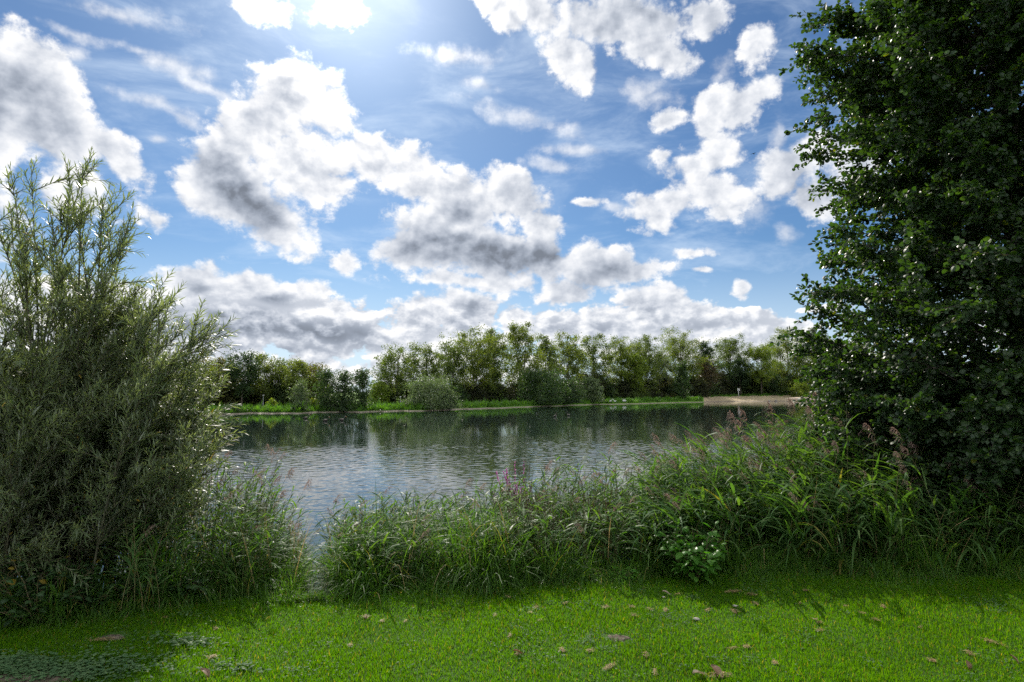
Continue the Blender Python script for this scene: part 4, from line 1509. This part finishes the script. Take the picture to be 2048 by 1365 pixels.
leafy_plant('leafy_bush', 'low bright leafy bush with broad leaves at the lawn edge before the reeds', 'bush', ground_at(1378, -.02), .46, .70, 34, 15, .085, 'broad_leaf', 201)
leafy_plant('nettle', 'small leafy weed left of the bright broad leaved bush', 'weed', ground_at(1245, .04), .15, .22, 8, 10, .045, 'broad_leaf', 202)
leafy_plant('nettle', 'leafy weed hanging over the water beside the gap', 'weed', ground_at(672, 1.5), .62, .35, 10, 16, .05, 'bramble_leaf', 203)
leafy_plant('climbing_weed', 'yellow green leafy weed at the far right among the reeds', 'weed', ground_at(2025, .55), .82, .5, 14, 22, .045, 'loose_leaf', 204)
leafy_plant('sapling', 'alder sapling with round green leaves between willow and left reeds', 'sapling', ground_at(415, 2.2), 1.45, .75, 10, 18, .085, 'broad_leaf', 205, aspect=.85)
leafy_plant('sapling', 'thin sapling with a few round leaves above the middle reeds', 'sapling', ground_at(830, 1.7), 1.28, .14, 2, 12, .075, 'broad_leaf', 206, aspect=.8)
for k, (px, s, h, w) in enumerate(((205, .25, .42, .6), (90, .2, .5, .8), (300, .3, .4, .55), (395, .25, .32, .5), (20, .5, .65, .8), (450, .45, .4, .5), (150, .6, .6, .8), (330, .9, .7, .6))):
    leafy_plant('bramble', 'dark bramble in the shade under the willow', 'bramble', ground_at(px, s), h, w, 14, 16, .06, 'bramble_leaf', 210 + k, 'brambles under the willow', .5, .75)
leafy_plant('nettle', 'leafy herb with small pale leaves beside the upright iris blades', 'weed', ground_at(310, .5), .75, .4, 14, 26, .035, 'loose_leaf', 230)


def iris(px, s, label, seed):
    r = np.random.default_rng(seed)
    p = ground_at(px, s)
    root = thing('iris', label, 'iris', p)
    for k, (h, lx) in enumerate(((.62, .10), (.72, .16), (.5, .2), (.45, -.1))):
        V, F = ribbons(np.array([[.03 * k - .05, .01 * k, -.03]]), np.array([[lx, .02, 1.0]]), h, .026, .12, 6, [.8, 1, 1, .95, .8, .5, .05], side=np.array([[.95, .3, 0]]), fold=.2)
        MB().add(V, F).build('leaf_blade', M['grass'], root)


iris(325, .35, 'upright sword shaped iris leaves below the willow', 5)


# ------------------------------------------------------------------ the willow on the left
def willow():
    r = np.random.default_rng(91)
    root = thing('willow', 'large bushy willow with narrow silvery leaves on the left bank', 'willow', (-4.2, 5.7, 0))
    o0 = np.array([-4.2, 5.7, 0.0])
    sil = np.array([(-500, 300), (-150, 325), (0, 335), (60, 322), (120, 318), (185, 296), (225, 345), (262, 420), (275, 500), (300, 575), (335, 640), (362, 690), (385, 730), (402, 800)])
    sil2 = np.array([(-500, 380), (-150, 400), (0, 430), (100, 490), (200, 555), (300, 615), (362, 690), (385, 730), (402, 800)])   # outline of the dense mass
    tips = [(20, 335, 5.2), (62, 325, 5.4), (128, 312, 5.5), (185, 293, 5.6), (165, 335, 5.3), (262, 430, 5.6), (240, 425, 5.8), (268, 470, 5.5), (232, 528, 5.2), (250, 555, 5.6), (318, 598, 5.4), (290, 585, 5.8),
            (432, 632, 5.5), (422, 655, 5.6), (385, 688, 5.6), (348, 652, 5.9), (398, 735, 5.8), (385, 770, 5.5), (410, 822, 5.9), (400, 860, 5.6), (375, 640 + 70, 5.3), (205, 400, 5.5), (-60, 330, 5.3), (-140, 330, 5.6), (100, 420, 5.2), (300, 660, 5.3)]
    for j in range(70):
        px, py = r.uniform(-420, 300), r.uniform(640, 1120)
        tips.append((px, py, r.uniform(4.8, 6.6)))
    for j in range(80):
        px = r.uniform(-420, 400) if j % 2 else r.uniform(100, 395)
        top = np.interp(px, sil2[:, 0], sil2[:, 1])
        py = top + 10 + r.uniform(0, 1) ** 1.1 * (980 - top)
        tips.append((px, py, r.uniform(4.9, 6.9)))
    K = 9
    t = np.linspace(0, 1, K)
    stems, rads, shoots = [], [], []

    def at(P, u):
        i = min(int(u * (K - 1)), K - 2)
        return P[i] + (P[i + 1] - P[i]) * (u * (K - 1) - i), nrm(P[i + 1] - P[i])

    def branch(s0, d, l, rise, sag, r0):
        q = s0 + d[None] * (l * t)[:, None]
        q[:, 2] += (rise * t ** 2 - sag * t ** 3) * l
        stems.append(q)
        rads.append(r0 * (1 - t) ** .8 + .0012)
        return q

    for (px, py, dep) in tips:
        e = np.array(at_depth(px, py, dep))
        bx = -4.1 + .40 * (e[0] + 4.1) + r.normal(0, .3)
        by = 5.7 + .5 * (dep - 5.7) + r.normal(0, .25)
        by = max(by, float(edge_y(bx)) + .45)
        b = np.array([bx, by, float(ground_z(bx, by)) - .05])
        v = e - b
        ln = np.linalg.norm(v)
        mid = b + v * np.array([.25, .35, .62]) + r.normal(0, .12, 3)
        P = ((1 - t) ** 2)[:, None] * b + (2 * t * (1 - t))[:, None] * mid + (t ** 2)[:, None] * e
        stems.append(P)
        rads.append((.003 + .003 * ln) * (1 - t) ** .8 + .0015)
        shoots.append((P, .45, ln))
        tall = py < 480
        for _ in range(int((3 + 2.4 * ln) if tall else (5 + 3.2 * ln))):
            u = r.uniform(.22, .93)
            s0, tan = at(P, u)
            out = nrm(np.array([r.normal(.35, .8), r.normal(0, .9), r.normal(.3, .3)]))
            d = nrm(tan * r.uniform(.4, .9) + out * .8)
            l = r.uniform(.35, 1.0) * (1.15 - u * .85) * (.8 if tall else 1.0)
            q = branch(s0, d, l, r.uniform(.1, .5), r.uniform(.1, .45), .0040)
            shoots.append((q, .12, l))
            for _ in range(int(2 + 6 * l)):
                s1, tn = at(q, r.uniform(.15, .95))
                d1 = nrm(tn * .8 + r.normal(0, .36, 3) + np.array([.22, 0, .25]))
                l1 = r.uniform(.14, .36)
                shoots.append((branch(s1, d1, l1, .1, r.uniform(.0, .3), .0022), .06, l1))
        for _ in range(5):
            s1, tn = at(P, r.uniform(.75, .97))
            l1 = r.uniform(.12, .3)
            shoots.append((branch(s1, nrm(tn + r.normal(0, .4, 3)), l1, .1, .1, .0022), .06, l1))
    sb = MB().add(*tubes(np.array(stems) - o0, np.array(rads), 5), 0, True)
    sb.build('branches', M['willow_stem'], root)
    lb = MB()
    B, D, L = [], [], []
    for (P, u0, ln) in shoots:
        n = int(np.clip(ln * (1 - u0) * 74, 10, 140))
        u = np.linspace(u0, 1.0, n) + r.normal(0, .006, n)
        u = np.clip(u, 0, 1)
        x = np.stack([np.interp(u, t, P[:, k]) for k in range(3)], 1)
        tan = nrm(np.stack([np.interp(u, t, np.gradient(P[:, k])) for k in range(3)], 1))
        az = np.arange(n) * 2.4 + r.uniform(0, 6)
        ref = nrm(np.cross(tan, np.array([.3, .9, .2])))
        b2 = np.cross(tan, ref)
        rad = ref * np.cos(az)[:, None] + b2 * np.sin(az)[:, None]
        op = np.where(u > .97, .25, r.uniform(.5, .95, n))
        B.append(x)
        D.append(nrm(tan + rad * op[:, None] + np.array([0, 0, .10])))
        L.append(r.uniform(.055, .10, n) * np.where(u > .95, .65, 1))
    B, D, L = np.concatenate(B), np.concatenate(D), np.concatenate(L)
    V, F = ribbons(B - o0, D, L, L * r.uniform(.10, .145, len(L)), r.uniform(.1, .9, len(L)), 4, [.35, 1, .95, .6, .05], twist=r.uniform(-.7, .7, len(L)))
    lb.add(V, F).build('foliage', M['willow_leaf'], root)
    print('willow leaves', len(L))


willow()


# ------------------------------------------------------------------ the alder on the right
def alder():
    r = np.random.default_rng(97)
    cx, cy = 6.15, 7.5
    o0 = np.array([cx, cy, float(ground_z(cx, cy)) - .1])
    root = thing('alder', 'tall leafy alder with round glossy leaves on the right', 'tree', o0)
    # outline read off the photograph: radius towards the lake at heights
    zz = np.array([.9, 1.27, 1.62, 2.15, 2.5, 2.87, 3.25, 3.84, 4.48, 4.77, 5.53, 6.23, 7.0, 8.0, 9.0, 9.9])
    rd = np.array([1.8, 1.95, 2.3, 2.3, 2.15, 2.44, 2.65, 2.44, 2.05, 1.88, 2.28, 2.32, 2.3, 2.0, 1.2, .2])
    K = 8
    t = np.linspace(0, 1, K)
    tz = np.linspace(0, 10.7, 12)
    TP = np.stack([.10 * np.sin(tz * .7), .08 * np.sin(tz * .9 + 1), tz], 1)
    tr = np.linspace(.15, .02, 12)
    sb = MB().add(*tubes(TP[None], tr[None], 10), 0, True)
    sb.build('trunk', M['bark_alder'], root)
    limbs, lr, twigs, tw_r, B, D, Ls = [], [], [], [], [], [], []
    n = 400
    for i in range(n + 220):
        z1 = 1.2 + 8.65 * ((i + r.uniform()) / n) ** .95 if i < n else r.uniform(1.2, 2.7)
        az = i * 2.39996 + r.normal(0, .2)
        dx, dy = np.cos(az), np.sin(az)
        out = np.interp(z1, zz, rd) * ((r.uniform(.9, 1.0) if dx < -.6 else r.uniform(.75, 1.0)) if i % 3 else r.uniform(.5, .85)) + .04 * np.sin(az * 3 + z1 * 2)
        zs = max(z1 - r.uniform(.1, .9) - .15 * out, 1.2)
        s = np.array([0, 0, zs]) + np.array([.10 * np.sin(zs * .7), .08 * np.sin(zs * .9 + 1), 0])
        e = np.array([dx * out, dy * out, z1])
        m = (s + e) / 2 + np.array([0, 0, .25 * r.uniform(.3, 1.2)]) + r.normal(0, .1, 3)
        P = ((1 - t) ** 2)[:, None] * s + (2 * t * (1 - t))[:, None] * m + (t ** 2)[:, None] * e
        limbs.append(P)
        lr.append(np.linspace(.008 + .008 * out, .0025, K))
        # full density where it can be seen, thinner on the far side
        seen = (e[0] < 1.3)
        nt = int((27 if seen else 7) * (.5 + out / 2.4))
        for j in range(nt):
            u = r.uniform(.14, 1.0) ** .75 if j else 1.0
            k = min(int(u * (K - 1)), K - 2)
            b = P[k] + (P[k + 1] - P[k]) * (u * (K - 1) - k)
            tan = nrm(P[k + 1] - P[k])
            d = nrm(tan * .8 + r.normal(0, .6, 3) * np.array([1, 1, .7]))
            l = r.uniform(.22, .6) * (1.1 - .35 * u)
            tt = np.linspace(0, 1, 5)
            q = b + d * (l * tt)[:, None]
            q[:, 2] -= .10 * l * tt ** 2
            twigs.append(q)
            tw_r.append(np.linspace(.0035, .0012, 5))
            nl = int(10 + l * 42) if seen else int(4 + l * 10)
            uu = np.clip(np.linspace(.15, 1, nl) + r.normal(0, .02, nl), 0, 1)
            x = np.stack([np.interp(uu, tt, q[:, c]) for c in range(3)], 1)
            dd = nrm(d[None] * .5 + r.normal(0, .75, (nl, 3)) + np.array([0, 0, .05]))
            B.append(x)
            D.append(dd)
            Ls.append(r.uniform(.036, .062, nl) * (1 if seen else 1.3))
    MB().add(*tubes(np.array(limbs), np.array(lr), 6), 0, True).add(*tubes(np.array(twigs), np.array(tw_r), 4), 0, True).build('branches', M['bark_alder'], root)
    B, D, Ls = np.concatenate(B), np.concatenate(D), np.concatenate(Ls)
    n = len(Ls)
    st = .02
    # leaf faces tend to look up and outwards
    nv = nrm(np.array([0, 0, .9]) + r.normal(0, .55, (n, 3)))
    sd = nrm(np.cross(D, nv))
    V, F = ribbons(B + D * st, D, Ls, Ls * r.uniform(.82, 1.0, n), r.uniform(.2, .9, n), 4, [.38, .95, 1.0, .82, .22], side=sd, fold=.22)
    MB().add(V, F).build('crown', M['alder_leaf'], root)
    print('alder leaves', n)


alder()


# ------------------------------------------------------------------ small things on the far bank
def lamp(px, off, top, label):
    p = shore_point(px, off)
    h = at_depth(px, top, p.y).z - p.z
    root = thing('lamp_post', label, 'lamp post', p, 0, 'lamp posts along the far path')
    MB().add(*lathe([(.0, -.2), (.055, -.2), (.055, .5), (.04, .55), (.03, h - .15), (.0, h - .14)], 8), 0, True).build('pole', M['post_grey'], root)
    MB().add(*lathe([(.0, h - .15), (.09, h - .14), (.16, h - .04), (.15, h + .02), (.05, h + .08), (.0, h + .09)], 10), 0, True).build('lamp_head', M['post_white'], root)


lamp(527, 12.5, 791, 'thin pale lamp post by the path left of the columnar shrub')
lamp(801, 13, 794, 'thin pale lamp post by the path left of the round willow bush')
lamp(1319, 16, 780, 'thin pale lamp post by the path above the white birds')
lamp(1564, 24, 769, 'lamp post behind the low rail at the beach')


def sign_post():
    p = shore_point(1477, 15)
    h = at_depth(1477, 778, p.y).z - p.z
    root = thing('sign_post', 'white post with a small white board at the left of the beach', 'sign', p)
    MB().add(*lathe([(0, -.3), (.13, -.3), (.12, h - .1), (0, h - .1)], 10), 0, True).build('post', M['post_white'], root)
    MB().add(*box(0, -.16, h - .25, .78, .06, .75)).build('board', M['post_white'], root)
    MB().add(*box(0, -.16, h + .17, .9, .22, .05)).build('cap', M['post_white'], root)


sign_post()


def rail():
    root = thing('rail', 'long low wooden rail behind the beach on the right', 'rail', shore_point(1567, 23))
    a, b = shore_point(1541, 23), shore_point(1592, 23)
    o0 = np.array(root.location)
    h = .95
    A, Bq = np.array(a) - o0 + [0, 0, h], np.array(b) - o0 + [0, 0, h]
    MB().add(*tubes(np.stack([A, Bq])[None], np.array([[.07, .07]]), 8), 0, True).build('bar', M['wood_grey'], root)
    for k in range(6):
        q = A + (Bq - A) * (k + .1) / 5.2
        MB().add(*tubes(np.stack([q - [0, .08, 1.3], q + [0, -.08, .08]])[None], np.array([[.08, .07]]), 8), 0, True).build('post', M['wood_grey'], root)


rail()


def picnic_table():
    p = shore_point(1583, 17.5)
    root = thing('picnic_table', 'grey wooden picnic table with benches at the top of the beach', 'table', p, .25)
    m = M['wood_grey']
    t = MB()
    for k in range(5):
        t.add(*box(0, -.32 + .16 * k, .76, 1.9, .145, .05))
    t.build('table_top', m, root)
    for s in (-1, 1):
        q = MB()
        for k in range(2):
            q.add(*box(0, s * (.68 + .15 * k), .45, 1.9, .135, .05))
        q.build('bench', m, root)
        MB().add(*box(s * .65, 0, .40, .08, 1.62, .09)).build('cross_beam', m, root)
        for u in (-1, 1):
            P = np.array([[s * .72, u * .68, -.05], [s * .72, u * .22, .72]])
            MB().add(*tubes(P[None], np.array([[.06, .06]]), 4)).build('leg', m, root)


picnic_table()


def bin_():
    p = shore_point(1593, 18)
    root = thing('litter_bin', 'round grey litter bin beside the picnic table', 'bin', p)
    MB().add(*lathe([(0, -.05), (.27, -.05), (.30, .05), (.31, .95), (.27, .95), (.26, .2), (0, .2)], 14), 0, True).build('bin_body', M['post_grey'], root)
    MB().add(*lathe([(.24, 1.08), (.34, 1.08), (.30, 1.18), (0, 1.22), (0, 1.20), (.24, 1.08)], 14), 0, True).build('lid', M['post_grey'], root)
    for s in (-1, 1):
        MB().add(*box(s * .28, 0, 1.0, .03, .03, .2)).build('bracket', M['post_grey'], root)


bin_()


def sand_heap():
    p = shore_point(1592, 4.5)
    V, F = blob(5.5, 2.6, .75, 12, .3, 28, 14)
    o = MB().add(V, F, 0, True).build('sand_heap', solid_mat('fresh_sand', (.42, .33, .24), (.55, .44, .33), 3, .95, .03), None, (p.x, p.y, p.z - .05))
    tag(o, 'pale heap of sand at the right of the beach', 'sand heap')
    for k, (px, off) in enumerate(((1537, 1.2), (1551, 1.4))):
        q = shore_point(px, off)
        s = MB().add(*blob(.42, .3, .26, 30 + k), 0, True).build('stone', M['stone'], None, (q.x, q.y, q.z + .1))
        tag(s, ['dark boulder at the waterline of the beach, left of its pair', 'dark boulder at the waterline of the beach, right of its pair'][k], 'stone')


sand_heap()


def water_bird(px, py, white, label, group, face, s=1.0, on_land=None):
    """Duck or goose shaped bird: one body mesh with neck and head, plus beak and wing parts."""
    p = on_plane(px, py, WATER_Z) if on_land is None else shore_point(px, on_land)
    z = p.z + (.02 if on_land is None else .22 * s)
    root = thing('water_bird', label, 'bird', (p.x, p.y, z), face, group)
    root.scale = (s, s, s)
    ts = np.array([-.36, -.30, -.2, -.05, .1, .2, .26, .30, .31, .335, .39, .44, .465])
    zs = np.array([.15, .13, .10, .08, .10, .15, .23, .33, .42, .47, .485, .47, .465])
    ra = np.array([.01, .05, .11, .145, .13, .09, .055, .042, .045, .055, .058, .04, .012])
    P = np.stack([ts, 0 * ts, zs], 1)
    fm = M['feather_white'] if white else M['feather_dark']
    MB().add(*tubes(P[None], ra[None], 12), 0, True).build('body', fm, root)
    bk = np.array([[.45, 0, .465], [.50, 0, .452], [.54, 0, .447]])
    MB().add(*tubes(bk[None], np.array([[.026, .02, .006]]), 8), 0, True).build('beak', M['beak'], root)
    for s2 in (-1, 1):
        V, F = blob(.22, .035, .085, 5, .08)
        MB().add(V + np.array([-.06, s2 * .125, .13]), F, 0, True).build('wing', fm, root)
        if on_land is not None:
            L = np.array([[-.02, s2 * .06, .02], [.0, s2 * .06, -.10], [.0, s2 * .06, -.22]])
            MB().add(*tubes(L[None], np.array([[.022, .013, .013]]), 6), 0, True).build('leg', M['beak'], root)


WB = 'white birds on the far shore'
for px, f, lab in ((1221, .3, 'white bird at the far waterline, second of the left trio'), (1229.5, 2.9, 'white bird at the far waterline, right of the left trio'), (1247, .2, 'larger white bird at the far waterline, left of the right pair'),
                   (1249.6, 3.0, 'larger white bird at the far waterline, right of the right pair'), (1203, 1.0, 'white bird at the far waterline, farthest from the right pair')):
    water_bird(px, 0, True, lab, WB, f, 1.05, .9)
WD = 'ducks swimming on the lake'
for px, py, f, lab in ((612, 838, .1, 'dark duck swimming below the silvery sapling'), (651, 843, .0, 'dark duck swimming below the left alder'), (684, 842, .2, 'dark duck swimming below the middle alder'),
                       (1137, 832, 2.0, 'dark duck on the dark water below the large bush'), (1110, 834, 1.0, 'dark duck left of the pale willow reflection')):
    water_bird(px, py, False, lab, WD, f, .8)


def flying_bird():
    p = at_depth(1507, 308, 60)
    root = thing('flying_bird', 'tiny dark bird flying before the upper right clouds', 'bird', p, .6)
    t = np.linspace(-.16, .16, 9)
    ra = .038 * np.sqrt(np.clip(1 - (t / .17) ** 2, .02, 1))
    MB().add(*tubes(np.stack([t, 0 * t, 0 * t], 1)[None], ra[None], 8), 0, True).build('body', M['feather_dark'], root)
    for s in (-1, 1):
        V, F = ribbons(np.array([[0, .02 * s, .01]]), np.array([[-.12, s, .25]]), .3, .11, .5, 4, [1, .95, .8, .5, .08], side=np.array([[1.0, 0, 0]]), fold=.12)
        MB().add(V, F).build('wing', M['feather_dark'], root)


flying_bird()
